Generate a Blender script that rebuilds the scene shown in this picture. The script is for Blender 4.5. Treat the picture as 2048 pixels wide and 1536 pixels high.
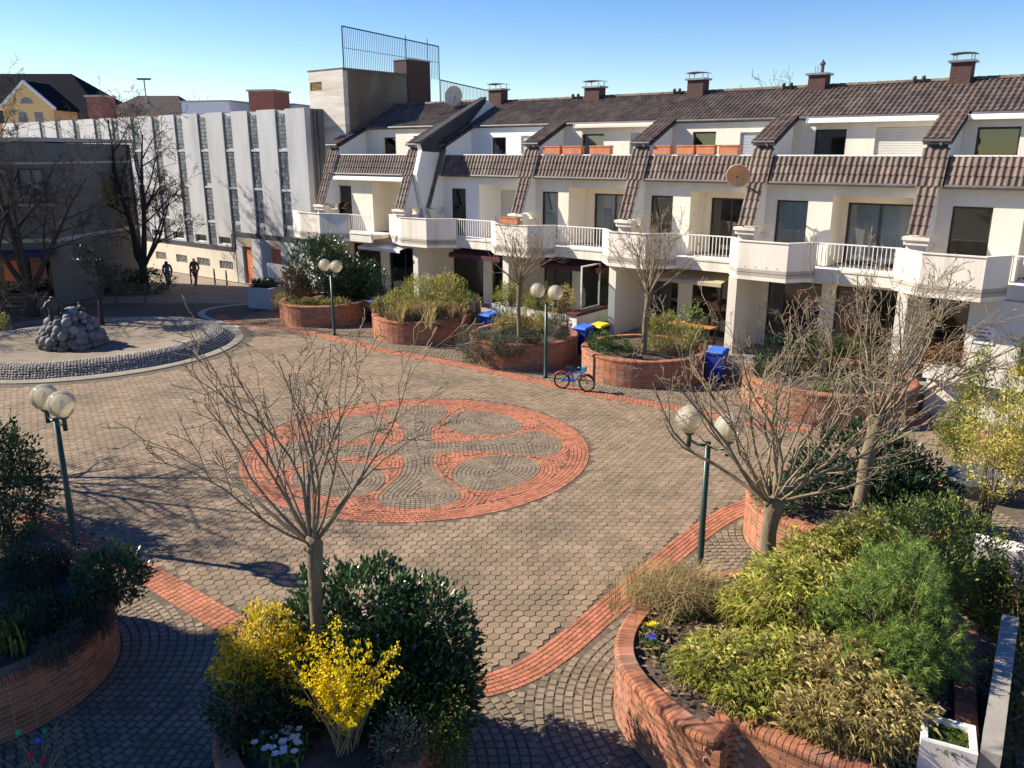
import bpy, math, random
import numpy as np
from mathutils import Vector, Matrix
random.seed(11)
for o in list(bpy.data.objects): bpy.data.objects.remove(o)
SC = bpy.context.scene
COL = SC.collection
# ------------------------------------------------------------------ camera
FPX, HOR, CAMH = 1640.0, 305.0, 7.5
PITCH = math.atan((768 - HOR) / FPX)
CP, SP = math.cos(PITCH), math.sin(PITCH)
cam = bpy.data.cameras.new('camera'); camo = bpy.data.objects.new('camera', cam)
COL.objects.link(camo); SC.camera = camo
camo.location = (0, 0, CAMH)
camo.rotation_euler = (math.pi / 2 - PITCH, 0, 0)
cam.sensor_width = 36; cam.lens = 36 * FPX / 2048
cam.clip_start = 0.1; cam.clip_end = 3000
# ------------------------------------------------------------------ light
SUN_EL = math.radians(33.5)
SDIR = np.array([-0.966, 0.259])            # horizontal direction towards the sun
world = bpy.data.worlds.new('World'); SC.world = world; world.use_nodes = True
wn = world.node_tree; bg = wn.nodes['Background']
sky = wn.nodes.new('ShaderNodeTexSky'); sky.sky_type = 'NISHITA'; sky.sun_disc = False
sky.sun_elevation = SUN_EL
sky.sun_rotation = math.atan2(SDIR[0], SDIR[1])
sky.air_density = 1.0; sky.dust_density = 0.0; sky.ozone_density = 2.5; sky.altitude = 60
hsv = wn.nodes.new('ShaderNodeHueSaturation'); hsv.inputs['Saturation'].default_value = 1.36; hsv.inputs['Hue'].default_value = .518
wn.links.new(sky.outputs[0], hsv.inputs['Color']); wn.links.new(hsv.outputs[0], bg.inputs[0]); bg.inputs[1].default_value = 0.078
sl = bpy.data.lights.new('sun', 'SUN'); so = bpy.data.objects.new('sun', sl); COL.objects.link(so)
sl.energy = 4.9; sl.angle = math.radians(0.53); sl.color = (1.0, 0.93, 0.795)
_d = Vector((SDIR[0] * math.cos(SUN_EL), SDIR[1] * math.cos(SUN_EL), math.sin(SUN_EL)))
so.rotation_euler = _d.to_track_quat('Z', 'Y').to_euler(); so.location = (-30, 10, 30)
SC.view_settings.view_transform = 'Standard'; SC.view_settings.look = 'None'
SC.view_settings.exposure = 1.1; SC.view_settings.gamma = 1.0
# ------------------------------------------------------------------ pixel helpers (direction only)
def ray(x, y):
    a, b = (x - 1024) / FPX, -(y - 768) / FPX
    return np.array([a, CP + b * SP, -SP + b * CP])
CAM = np.array([0, 0, CAMH])
def gnd(x, y, z=0.0):
    r = ray(x, y); return CAM + r * ((z - CAMH) / r[2])
FU = np.array([-.7783, .6279, 0]); FN = np.array([-.6279, -.7783, 0])
FO = gnd(1700, 489, 4.55); FO[2] = 0
def fu(x, y, d=0.0):                       # facade coordinates of a pixel on the plane at offset d
    r = ray(x, y); t = np.dot(FO + FN * d - CAM, FN) / np.dot(r, FN); P = CAM + t * r
    return float(np.dot(P - FO, FU)), float(P[2])
FROT = math.atan2(-.6279, .7783)
def F(x, y, z=0.0):                        # facade local (x right, y inward) -> world
    return Vector((FO[0] - FU[0] * x - FN[0] * y, FO[1] - FU[1] * x - FN[1] * y, z))
# ------------------------------------------------------------------ objects
def tag(o, label=None, cat=None, group=None, kind=None):
    if label: o['label'] = label
    if cat: o['category'] = cat
    if group: o['group'] = group
    if kind: o['kind'] = kind
    return o
def empty(name, loc=(0, 0, 0), rz=0.0, label=None, cat=None, group=None):
    o = bpy.data.objects.new(name, None); COL.objects.link(o)
    o.location = loc; o.rotation_euler = (0, 0, rz); o.empty_display_size = .2
    return tag(o, label, cat, group)
def link(name, me, parent=None, loc=None, rot=None, scale=None):
    o = bpy.data.objects.new(name, me); COL.objects.link(o)
    if parent: o.parent = parent
    if loc is not None: o.location = loc
    if rot is not None: o.rotation_euler = rot
    if scale is not None: o.scale = scale
    return o
class MB:
    def __init__(s): s.v = []; s.f = []; s.m = []; s.mi = 0
    def add(s, vs, fs):
        b = len(s.v); s.v.extend(vs)
        for f in fs: s.f.append(tuple(i + b for i in f)); s.m.append(s.mi)
        return b
    def box(s, x0, x1, y0, y1, z0, z1):
        s.add([(x0, y0, z0), (x1, y0, z0), (x1, y1, z0), (x0, y1, z0), (x0, y0, z1), (x1, y0, z1), (x1, y1, z1), (x0, y1, z1)],
              [(0, 3, 2, 1), (4, 5, 6, 7), (0, 1, 5, 4), (1, 2, 6, 5), (2, 3, 7, 6), (3, 0, 4, 7)]); return s
    def prism(s, poly, z0, z1, top=True, bot=True):      # poly list of (x,y) ccw
        n = len(poly); vs = [(p[0], p[1], z0) for p in poly] + [(p[0], p[1], z1) for p in poly]
        fs = [(i, (i + 1) % n, n + (i + 1) % n, n + i) for i in range(n)]
        if top: fs.append(tuple(range(n, 2 * n)))
        if bot: fs.append(tuple(range(n - 1, -1, -1)))
        s.add(vs, fs); return s
    def xprism(s, poly, x0, x1):                          # poly list of (y,z)
        n = len(poly); vs = [(x0, p[0], p[1]) for p in poly] + [(x1, p[0], p[1]) for p in poly]
        s.add(vs, [(i, (i + 1) % n, n + (i + 1) % n, n + i) for i in range(n)] + [tuple(range(n, 2 * n)), tuple(range(n - 1, -1, -1))]); return s
    def tube(s, pts, r, n=6, cap=True):
        pts = [Vector(p) for p in pts]; k = len(pts)
        rs = r if isinstance(r, (list, tuple)) else [r] * k
        b = len(s.v); up = Vector((0, 0, 1)); ref = None
        for i, p in enumerate(pts):
            t = (pts[min(i + 1, k - 1)] - pts[max(i - 1, 0)])
            if t.length < 1e-9: t = Vector((0, 0, 1))
            t.normalize()
            if ref is None: ref = t.orthogonal().normalized()
            ref = (ref - t * ref.dot(t))
            if ref.length < 1e-6: ref = t.orthogonal()
            ref.normalize(); bi = t.cross(ref)
            for j in range(n):
                a = 2 * math.pi * j / n
                q = p + (ref * math.cos(a) + bi * math.sin(a)) * rs[i]; s.v.append((q.x, q.y, q.z))
        for i in range(k - 1):
            for j in range(n):
                a = b + i * n + j; c = b + i * n + (j + 1) % n
                s.f.append((a, c, c + n, a + n)); s.m.append(s.mi)
        if cap:
            s.f.append(tuple(b + j for j in range(n - 1, -1, -1))); s.m.append(s.mi)
            s.f.append(tuple(b + (k - 1) * n + j for j in range(n))); s.m.append(s.mi)
        return s
    def lathe(s, prof, n=16, c=(0, 0, 0)):                # prof list of (r,z)
        b = len(s.v)
        for r, z in prof:
            for j in range(n):
                a = 2 * math.pi * j / n; s.v.append((c[0] + r * math.cos(a), c[1] + r * math.sin(a), c[2] + z))
        for i in range(len(prof) - 1):
            for j in range(n):
                a = b + i * n + j; q = b + i * n + (j + 1) % n
                s.f.append((a, q, q + n, a + n)); s.m.append(s.mi)
        s.f.append(tuple(b + j for j in range(n - 1, -1, -1))); s.m.append(s.mi)
        s.f.append(tuple(b + (len(prof) - 1) * n + j for j in range(n))); s.m.append(s.mi)
        return s
    def shift(s, x, y, z=0):
        s.v = [(a + x, b + y, c + z) for a, b, c in s.v]; return s
    def mesh(s, name, mats, smooth=False):
        me = bpy.data.meshes.new(name); me.from_pydata(s.v, [], s.f)
        for m in (mats if isinstance(mats, (list, tuple)) else [mats]): me.materials.append(m)
        if any(s.m): me.polygons.foreach_set('material_index', s.m)
        if smooth: me.polygons.foreach_set('use_smooth', [True] * len(me.polygons))
        me.update(); return me
    def build(s, name, mats, parent=None, smooth=False, loc=None, rot=None, kind=None):
        o = link(name, s.mesh(name, mats, smooth), parent, loc, rot)
        if kind: o['kind'] = kind
        return o
def bulk(name, verts, nv, mats, parent=None, smooth=False, kind=None, quads=None):
    """verts (N,nv,3) array: N separate polygons of nv corners, or quads = local face list on blocks of nv verts"""
    verts = np.asarray(verts, np.float32); N = len(verts)
    me = bpy.data.meshes.new(name)
    fl = quads or [tuple(range(nv))]
    V = verts.reshape(-1, 3); me.vertices.add(len(V)); me.vertices.foreach_set('co', V.ravel())
    idx = np.concatenate([np.array(f) for f in fl]); tot = np.array([len(f) for f in fl])
    L = (np.arange(N)[:, None] * nv + idx[None, :]).ravel().astype(np.int32)
    T = np.tile(tot, N).astype(np.int32); S = np.concatenate([[0], np.cumsum(T)[:-1]]).astype(np.int32)
    me.loops.add(len(L)); me.loops.foreach_set('vertex_index', L)
    me.polygons.add(len(T)); me.polygons.foreach_set('loop_start', S); me.polygons.foreach_set('loop_total', T)
    for m in (mats if isinstance(mats, (list, tuple)) else [mats]): me.materials.append(m)
    me.polygons.foreach_set('use_smooth', [bool(smooth)] * len(T))
    me.update(calc_edges=True); me.validate()
    o = link(name, me, parent)
    if kind: o['kind'] = kind
    return o
# ------------------------------------------------------------------ materials
MATS = {}
def mat(name, c1, c2=None, rough=.8, scale=3.0, island=0.0, obj=0.0, bump=0.0, bscale=40.0, spec=.3, metal=0.0,
        stretch=None, detail=5.0, trans=0.0, c3=None, s3=.6, contrast=(.35, .65)):
    """two-tone noise colour, optional per-island / per-object brightness variation, bump and a third blotch colour"""
    if name in MATS: return MATS[name]
    m = bpy.data.materials.new(name); m.use_nodes = True; MATS[name] = m
    nt = m.node_tree; N = nt.nodes; Lk = nt.links.new; p = N['Principled BSDF']
    p.inputs['Roughness'].default_value = rough; p.inputs['Metallic'].default_value = metal
    p.inputs['Specular IOR Level'].default_value = spec
    c2 = c2 or tuple(x * .8 for x in c1)
    geo = N.new('ShaderNodeNewGeometry'); vec = geo.outputs['Position']
    if stretch:
        mp = N.new('ShaderNodeMapping'); mp.inputs['Scale'].default_value = stretch
        Lk(vec, mp.inputs['Vector']); vec = mp.outputs[0]
    no = N.new('ShaderNodeTexNoise'); no.inputs['Scale'].default_value = scale; no.inputs['Detail'].default_value = detail
    no.inputs['Roughness'].default_value = .62
    Lk(vec, no.inputs['Vector'])
    mr = N.new('ShaderNodeMapRange'); mr.inputs['From Min'].default_value = contrast[0]; mr.inputs['From Max'].default_value = contrast[1]
    Lk(no.outputs['Fac'], mr.inputs['Value'])
    mx = N.new('ShaderNodeMix'); mx.data_type = 'RGBA'
    mx.inputs['A'].default_value = (*c1, 1); mx.inputs['B'].default_value = (*c2, 1)
    Lk(mr.outputs[0], mx.inputs['Factor']); colo = mx.outputs['Result']
    if c3:
        n3 = N.new('ShaderNodeTexNoise'); n3.inputs['Scale'].default_value = s3; n3.inputs['Detail'].default_value = 6
        Lk(vec, n3.inputs['Vector'])
        r3 = N.new('ShaderNodeMapRange'); r3.inputs['From Min'].default_value = .5; r3.inputs['From Max'].default_value = .72
        Lk(n3.outputs['Fac'], r3.inputs['Value'])
        m3 = N.new('ShaderNodeMix'); m3.data_type = 'RGBA'; m3.inputs['B'].default_value = (*c3, 1)
        Lk(r3.outputs[0], m3.inputs['Factor']); Lk(colo, m3.inputs['A']); colo = m3.outputs['Result']
    for amt, src in ((island, 'i'), (obj, 'o')):
        if not amt: continue
        if src == 'i': out = geo.outputs['Random Per Island']
        else:
            oi = N.new('ShaderNodeObjectInfo'); out = oi.outputs['Random']
        r = N.new('ShaderNodeMapRange'); r.inputs['To Min'].default_value = 1 - amt; r.inputs['To Max'].default_value = 1 + amt
        Lk(out, r.inputs['Value'])
        hs = N.new('ShaderNodeHueSaturation'); Lk(colo, hs.inputs['Color']); Lk(r.outputs[0], hs.inputs['Value'])
        w = N.new('ShaderNodeMath'); w.operation = 'MULTIPLY_ADD'; Lk(out, w.inputs[0])
        w.inputs[1].default_value = -.05 * amt; w.inputs[2].default_value = .5 + .025 * amt; Lk(w.outputs[0], hs.inputs['Hue'])
        colo = hs.outputs['Color']
    Lk(colo, p.inputs['Base Color'])
    if bump:
        nb = N.new('ShaderNodeTexNoise'); nb.inputs['Scale'].default_value = bscale; nb.inputs['Detail'].default_value = 4
        Lk(vec, nb.inputs['Vector'])
        b = N.new('ShaderNodeBump'); b.inputs['Strength'].default_value = bump; b.inputs['Distance'].default_value = .02
        Lk(nb.outputs['Fac'], b.inputs['Height']); Lk(b.outputs[0], p.inputs['Normal'])
    if trans:
        tr = N.new('ShaderNodeBsdfTranslucent'); Lk(colo, tr.inputs['Color'])
        ms = N.new('ShaderNodeMixShader'); ms.inputs[0].default_value = trans
        Lk(p.outputs[0], ms.inputs[1]); Lk(tr.outputs[0], ms.inputs[2]); Lk(ms.outputs[0], N['Material Output'].inputs[0])
    return m
def glassmat(name, tint=(.9, .95, .95), refl=.08, alpha=.75):
    if name in MATS: return MATS[name]
    m = bpy.data.materials.new(name); m.use_nodes = True; MATS[name] = m
    nt = m.node_tree; N = nt.nodes; Lk = nt.links.new; N.remove(N['Principled BSDF'])
    t = N.new('ShaderNodeBsdfTransparent'); t.inputs[0].default_value = (*[c * alpha for c in tint], 1)
    g = N.new('ShaderNodeBsdfGlossy'); g.inputs['Roughness'].default_value = .03
    fr = N.new('ShaderNodeFresnel'); fr.inputs[0].default_value = 1.5
    ad = N.new('ShaderNodeMath'); ad.operation = 'ADD'; ad.inputs[1].default_value = refl; Lk(fr.outputs[0], ad.inputs[0])
    ms = N.new('ShaderNodeMixShader'); Lk(ad.outputs[0], ms.inputs[0]); Lk(t.outputs[0], ms.inputs[1]); Lk(g.outputs[0], ms.inputs[2])
    Lk(ms.outputs[0], N['Material Output'].inputs[0]); return m
# ------------------------------------------------------------------ ground, paving
rng = np.random.default_rng(5)
m_joint = mat('joint_sand', (.135, .10, .068), (.085, .064, .045), rough=.95, scale=9)
m_hex = mat('hex_paver', (.278, .198, .125), (.215, .152, .096), rough=.85, scale=1.1, island=.17, bump=.25, bscale=70, c3=(.158, .12, .075), s3=.5, obj=0)
m_cob = mat('cobble', (.25, .188, .124), (.178, .135, .09), rough=.82, scale=1.6, island=.2, bump=.3, bscale=60)
m_redp = mat('red_paver', (.43, .165, .088), (.32, .122, .068), rough=.85, scale=1.2, island=.26, bump=.2, bscale=60)
m_far = mat('street_paving', (.27, .21, .15), (.2, .16, .12), rough=.9, scale=.6, bump=.3, bscale=12)
g = MB(); g.add([(-700, -60, -.06), (700, -60, -.06), (700, 1200, -.06), (-700, 1200, -.06)], [(0, 1, 2, 3)])
tag(g.build('ground', m_far), kind='structure')
PLAZA = [(-17, 18.6), (-12.5, 17.2), (-10.5, 16.2), (-8.53, 14.91), (-6.88, 13.75), (-6, 13.06), (-4.99, 12.21), (-3.6, 11.3), (-2.2, 10.6), (-.75, 10.18), (.12, 10.57),
         (.75, 11.23), (1.38, 12.09), (2.1, 13.06), (3.06, 14.38), (4.15, 15.76), (5.01, 16.59), (6.2, 17.4), (7.6, 17.9), (9, 17.9), (10.07, 17.7), (10.73, 17.41), (12.5, 17.0), (15.5, 17.2),
         (15.5, 20.2), (13.6, 20.6), (12.75, 21.5), (12.35, 22.4), (11.84, 22.61), (10.85, 22.03), (9.96, 21.6), (8.34, 21.73), (6.81, 22.35), (5.69, 23.57), (4.15, 24.44), (2.83, 25.26), (1.28, 26.57), (-.43, 28.07), (-2.3, 29.5), (-5.21, 31.5), (-6.9, 33.11), (-8.8, 34.9), (-10.48, 36.1), (-12.2, 36.4), (-14, 38.6), (-24, 38.6), (-24, 22)]
def smooth_loop(P, it=2, closed=True):
    P = [np.array(p, float) for p in P]
    for _ in range(it):
        Q = []
        n = len(P)
        for i in range(n if closed else n - 1):
            a, b = P[i], P[(i + 1) % n]; Q += [a * .75 + b * .25, a * .25 + b * .75]
        if not closed: Q = [P[0]] + Q + [P[-1]]
        P = Q
    return np.array(P)
def resample(P, step, closed=False):
    P = np.asarray(P, float)
    if closed: P = np.vstack([P, P[:1]])
    s = np.concatenate([[0], np.cumsum(np.hypot(*np.diff(P, axis=0).T))]); n = max(2, int(round(s[-1] / step)))
    t = np.linspace(0, s[-1], n + 1)
    if closed: t = t[:-1]
    return np.stack([np.interp(t, s, P[:, 0]), np.interp(t, s, P[:, 1])], 1)
def in_poly(pts, P):
    x, y = pts[:, 0], pts[:, 1]; r = np.zeros(len(pts), bool); n = len(P)
    for i in range(n):
        (x0, y0), (x1, y1) = P[i], P[(i + 1) % n]
        c = ((y0 > y) != (y1 > y)) & (x < (x1 - x0) * (y - y0) / (y1 - y0 + 1e-12) + x0); r ^= c
    return r
def dist_line(pts, P, closed=False):
    d = np.full(len(pts), 1e9); n = len(P)
    for i in range(n if closed else n - 1):
        a = np.asarray(P[i]); b = np.asarray(P[(i + 1) % n]); ab = b - a
        t = np.clip(((pts - a) @ ab) / (ab @ ab + 1e-12), 0, 1)
        d = np.minimum(d, np.hypot(*(pts - a - t[:, None] * ab).T))
    return d
def tangents(P, closed=False):
    if closed: t = np.roll(P, -1, 0) - np.roll(P, 1, 0)
    else: t = np.gradient(P, axis=0)
    return t / (np.linalg.norm(t, axis=1)[:, None] + 1e-9)
BLK = [(4, 5, 6, 7), (0, 1, 5, 4), (1, 2, 6, 5), (2, 3, 7, 6), (3, 0, 4, 7)]
def blocks(c, t, L, Wd, z1, z0=-.03, cham=.008, jit=.0):
    """flat stones: centres c (N,2), tangents t, length L and width Wd arrays; chamfered top"""
    N = len(c); L = np.broadcast_to(L, N); Wd = np.broadcast_to(Wd, N)
    nrm = np.stack([-t[:, 1], t[:, 0]], 1); V = np.zeros((N, 8, 3), np.float32)
    zz = z1 + rng.normal(0, jit, N) if jit else np.full(N, z1)
    tx, ty = rng.normal(0, jit * .6 + 1e-6, (2, N))
    for k, (a, b) in enumerate([(-1, -1), (1, -1), (1, 1), (-1, 1)]):
        for top in (0, 1):
            l = L / 2 - (cham if top else 0); w = Wd / 2 - (cham if top else 0)
            V[:, k + 4 * top, :2] = c + t * (a * l)[:, None] + nrm * (b * w)[:, None]
            V[:, k + 4 * top, 2] = (zz + a * tx + b * ty) if top else z0
    return V
plaza_loop = smooth_loop(PLAZA, 2)
MC = np.array([-2.48, 20.33]); MR = 4.5
FC = np.array([-17.0, 32.4]); FR = 5.75
# joint bed below the stones
pb = MB(); pb.add([(-26, 4, -.011), (17, 4, -.011), (17, 42, -.011), (-26, 42, -.011)], [(0, 1, 2, 3)])
plaza = tag(pb.build('plaza_paving', m_joint), kind='structure')
# red brick bands
bandsrc = [smooth_loop(PLAZA[2:25], 2, False), smooth_loop(PLAZA[24:45], 2, False)]
allc, allt, allL = [], [], []
for B in bandsrc:
    for k in range(6):
        off = (k - 2.5) * .088
        Q = resample(B, .05); nt_ = tangents(Q); Q = Q + np.stack([-nt_[:, 1], nt_[:, 0]], 1) * off
        Q = resample(Q, .132); T = tangents(Q)
        mid = (Q[:-1] + Q[1:]) / 2; tt = T[:-1]
        allc.append(mid); allt.append(tt); allL.append(np.full(len(mid), .121))
bc = np.concatenate(allc); bt = np.concatenate(allt)
o_ = np.argsort(np.hypot(bc[:, 0], bc[:, 1]) + 50 * (np.abs(bc[:, 0]) > .62 * bc[:, 1])); bc, bt = bc[o_], bt[o_]
BV = blocks(bc, bt, .122, .08, 0.001, jit=.0018, cham=.005)
# hexagon pavers
hs = .2; rows = np.arange(9, 39, hs * math.sqrt(3) / 2); pts = []
for i, y in enumerate(rows):
    xs = np.arange(-24, 16, hs) + (hs / 2 if i % 2 else 0); pts.append(np.stack([xs, np.full(len(xs), y)], 1))
hp = np.concatenate(pts)
hp = hp[in_poly(hp, plaza_loop)]
hp = hp[(np.hypot(*(hp - MC).T) > MR + .09) & (np.hypot(*(hp - FC).T) > FR + .55)]
for B in bandsrc: hp = hp[dist_line(hp, B[::3]) > .30]
hp = hp[np.abs(hp[:, 0]) < hp[:, 1] * .69 + 2.2]
ang = np.radians(np.arange(6) * 60 + 30)
HF = [(6, 7, 8, 9, 10, 11)] + [(i, (i + 1) % 6, 6 + (i + 1) % 6, 6 + i) for i in range(6)]
def hexes(c):
    N = len(c); V = np.zeros((N, 12, 3), np.float32); z = rng.normal(0, .0022, N); tx, ty = rng.normal(0, .0016, (2, N))
    for k in range(6):
        for top in (0, 1):
            r = hs / math.sqrt(3) * (.955 - .045 * top)
            V[:, k + 6 * top, 0] = c[:, 0] + r * math.cos(ang[k]); V[:, k + 6 * top, 1] = c[:, 1] + r * math.sin(ang[k])
            V[:, k + 6 * top, 2] = (z + tx * math.cos(ang[k]) + ty * math.sin(ang[k])) if top else -.03
    return V
order = np.argsort(np.hypot(hp[:, 0], hp[:, 1]) + 4 * (np.abs(hp[:, 0]) > hp[:, 1] * .6))
near, far = hp[order[:300]], hp[order[300:]]
hexme = None
for i, c in enumerate(near):
    if hexme is None:
        V = hexes(np.zeros((1, 2)))[0]; mb = MB(); mb.add([tuple(map(float, v)) for v in V], HF); hexme = mb.mesh('paver', mat('hex_paver_one', (.278, .198, .125), (.215, .152, .096), rough=.85, scale=1.1, obj=.13, bump=.25, bscale=70, c3=(.158, .12, .075), s3=.5))
    link('paver', hexme, plaza, (c[0], c[1], rng.normal(0, .0022)), (rng.normal(0, .012), rng.normal(0, .012), 0))
bulk('pavers', hexes(far), 12, m_hex, plaza, kind='stuff', quads=HF)
# ---- mosaic rosette
MROT = math.radians(7)
def mloc(p): 
    q = p - MC; c, s = math.cos(-MROT), math.sin(-MROT); return np.stack([q[:, 0] * c - q[:, 1] * s, q[:, 0] * s + q[:, 1] * c], 1)
def mworld(q):
    c, s = math.cos(MROT), math.sin(MROT); return np.stack([q[:, 0] * c - q[:, 1] * s, q[:, 0] * s + q[:, 1] * c], 1) + MC
half = [(.42, .42), (.9, .36), (1.5, .38), (2.0, .50), (2.5, .74), (2.95, .93), (3.35, .93), (3.65, .72), (3.82, .35)]
arm = [(a, -b) for a, b in half[1:]] + [(a, b) for a, b in half[::-1]]
plus = []
for k in range(4):
    c, s = math.cos(k * math.pi / 2), math.sin(k * math.pi / 2)
    plus += [(a * c - b * s, a * s + b * c) for a, b in arm]
plus = smooth_loop(plus, 2)
ells = []
for k in range(4):
    a = math.radians(45 + 90 * k); cc = np.array([math.cos(a), math.sin(a)]) * 2.62
    th = np.linspace(0, 2 * math.pi, 60, endpoint=False)
    R_, T_ = 1.0 * np.cos(th), 1.2 * np.sin(th) * (1 + .12 * np.cos(th))
    ells.append(np.stack([cc[0] + R_ * math.cos(a) - T_ * math.sin(a), cc[1] + R_ * math.sin(a) + T_ * math.cos(a)], 1))
occ = {}
def free(p, dmin):
    k = (int(math.floor(p[0] / .12)), int(math.floor(p[1] / .12)))
    for i in (-1, 0, 1):
        for j in (-1, 0, 1):
            for q in occ.get((k[0] + i, k[1] + j), ()):
                if (q[0] - p[0]) ** 2 + (q[1] - p[1]) ** 2 < dmin * dmin: return False
    occ.setdefault(k, []).append((p[0], p[1])); return True
mg, mr_ = ([], []), ([], [])
def course(loop, into, test, step=.112, dmin=.088):
    Q = resample(loop, step, True); T = tangents(Q, True); ok = test(Q)
    for q, t, o in zip(Q, T, ok):
        if o and free(q, dmin): into[0].append(q); into[1].append(t)
def offs(loop, d):
    Q = resample(loop, .04, True); T = tangents(Q, True); n = np.stack([T[:, 1], -T[:, 0]], 1); return Q + n * d
shapes = [plus] + ells
gray = lambda Q: in_poly(Q, plus) | in_poly(Q, ells[0]) | in_poly(Q, ells[1]) | in_poly(Q, ells[2]) | in_poly(Q, ells[3])
isred = lambda Q: (~gray(Q)) & (np.hypot(*Q.T) < MR)
th = np.linspace(0, 2 * math.pi, 200, endpoint=False); circ = lambda r: np.stack([r * np.cos(th), r * np.sin(th)], 1)
for k in range(5): course(circ(MR - .05 - k * .1), mr_, isred)
for k in range(10):
    for s_ in shapes: course(offs(s_, -.055 - k * .108), mg, gray)
for k in range(8):
    for s_ in shapes: course(offs(s_, .052 + k * .1), mr_, isred)
gx = np.arange(-4.5, 4.5, .09); G = np.stack(np.meshgrid(gx, gx), -1).reshape(-1, 2); G = G[np.hypot(*G.T) < MR - .05]
gg = gray(G)
for q, o in zip(G, gg):
    if free(q, .083):
        tgt = mg if o else mr_; tgt[0].append(q); tgt[1].append(np.array([1., 0]))
def rot(t): c, s = math.cos(MROT), math.sin(MROT); t = np.array(t); return np.stack([t[:, 0] * c - t[:, 1] * s, t[:, 0] * s + t[:, 1] * c], 1)
mos = tag(bulk('mosaic_rosette', blocks(mworld(np.array(mg[0])), rot(mg[1]), .104, .097, .0005, jit=.0012, cham=.004), 8, m_cob, quads=BLK), kind='structure')
bulk('red_pavers', blocks(mworld(np.array(mr_[0])), rot(mr_[1]), .105, .092, .001, jit=.0012, cham=.004), 8, m_redp, mos, kind='stuff', quads=BLK)
band = bulk('red_brick_band', BV[300:], 8, m_redp, quads=BLK); tag(band, kind='structure')
tb = MB(); tb.add([tuple(map(float, v)) for v in blocks(np.zeros((1, 2)), np.array([[1., 0]]), .122, .08, .001, cham=.005)[0]], BLK)
me_band = tb.mesh('brick', mat('red_paver_one', (.43, .165, .088), (.32, .122, .068), rough=.85, scale=2.2, obj=.26, bump=.2, bscale=60))
for c, t in zip(bc[:300], bt[:300]): link('brick', me_band, band, (c[0], c[1], rng.normal(0, .0015)), (0, 0, math.atan2(t[1], t[0])))
# ------------------------------------------------------------------ brick planters and the cobbles round them
m_brick = mat('brick', (.385, .155, .076), (.27, .102, .052), rough=.85, scale=4, island=.28, bump=.35, bscale=60, c3=(.30, .17, .12), s3=1.3)
m_brick1 = mat('brick_one', (.385, .155, .076), (.27, .102, .052), rough=.85, scale=4, obj=.28, bump=.35, bscale=60, c3=(.30, .17, .12), s3=1.3)
m_mortar = mat('mortar', (.46, .37, .28), (.36, .285, .215), rough=.95, scale=6, bump=.2)
m_soil = mat('soil', (.13, .09, .06), (.065, .046, .032), rough=1.0, scale=7, bump=.9, bscale=25)
m_conc = mat('concrete', (.36, .32, .265), (.25, .22, .18), rough=.9, scale=1.2, bump=.15, bscale=30, stretch=(1, 1, .5))
m_leafl = mat('leaf_litter', (.28, .17, .09), (.18, .1, .055), rough=.9, scale=20, island=.4)
def stamp(tv, c, t, sl=None):
    tv = np.asarray(tv, float); N = len(c); sl = np.ones(N) if sl is None else sl
    nrm = np.stack([t[:, 1], -t[:, 0]], 1)          # outward for ccw loops
    V = np.zeros((N, len(tv), 3), np.float32)
    V[:, :, :2] = c[:, None, :2] + t[:, None, :] * (tv[None, :, 0:1] * sl[:, None, None]) + nrm[:, None, :] * tv[None, :, 1:2]
    V[:, :, 2] = c[:, 2:3] + tv[None, :, 2]; return V
bx = lambda L, w, h: [(sx * L / 2, sy, sz * h / 2) for sz in (-1, 1) for sx, sy in ((-1, -w), (1, -w), (1, 0), (-1, 0))]
BOXF = [(0, 3, 2, 1)[::-1], (4, 5, 6, 7)[::-1], (0, 1, 5, 4)[::-1], (1, 2, 6, 5)[::-1], (2, 3, 7, 6)[::-1], (3, 0, 4, 7)[::-1]]
prof = [(-.24, 0), (.012, 0), (.02, .045), (.008, .085), (-.03, .105), (-.24, .108)]
cop_t = [(x, y, z) for x in (-.033, .033) for y, z in prof]
n_ = len(prof); COPF = [(i, (i + 1) % n_, n_ + (i + 1) % n_, n_ + i) for i in range(n_)] + [tuple(range(n_ - 1, -1, -1)), tuple(range(n_, 2 * n_))]
def tmesh(name, tv, fs, m):
    b = MB(); b.add([(x, -y, z) for x, y, z in tv], [tuple(f) for f in fs]); return b.mesh(name, m)
me_brick = tmesh('brick', bx(.235, .11, .0605), BOXF, m_brick1)
me_cop = tmesh('coping_brick', cop_t, COPF, m_brick1)
LOOPS = []
def offset_loop(loop, d):
    T = tangents(loop, True); return loop + np.stack([T[:, 1], -T[:, 0]], 1) * d
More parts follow.
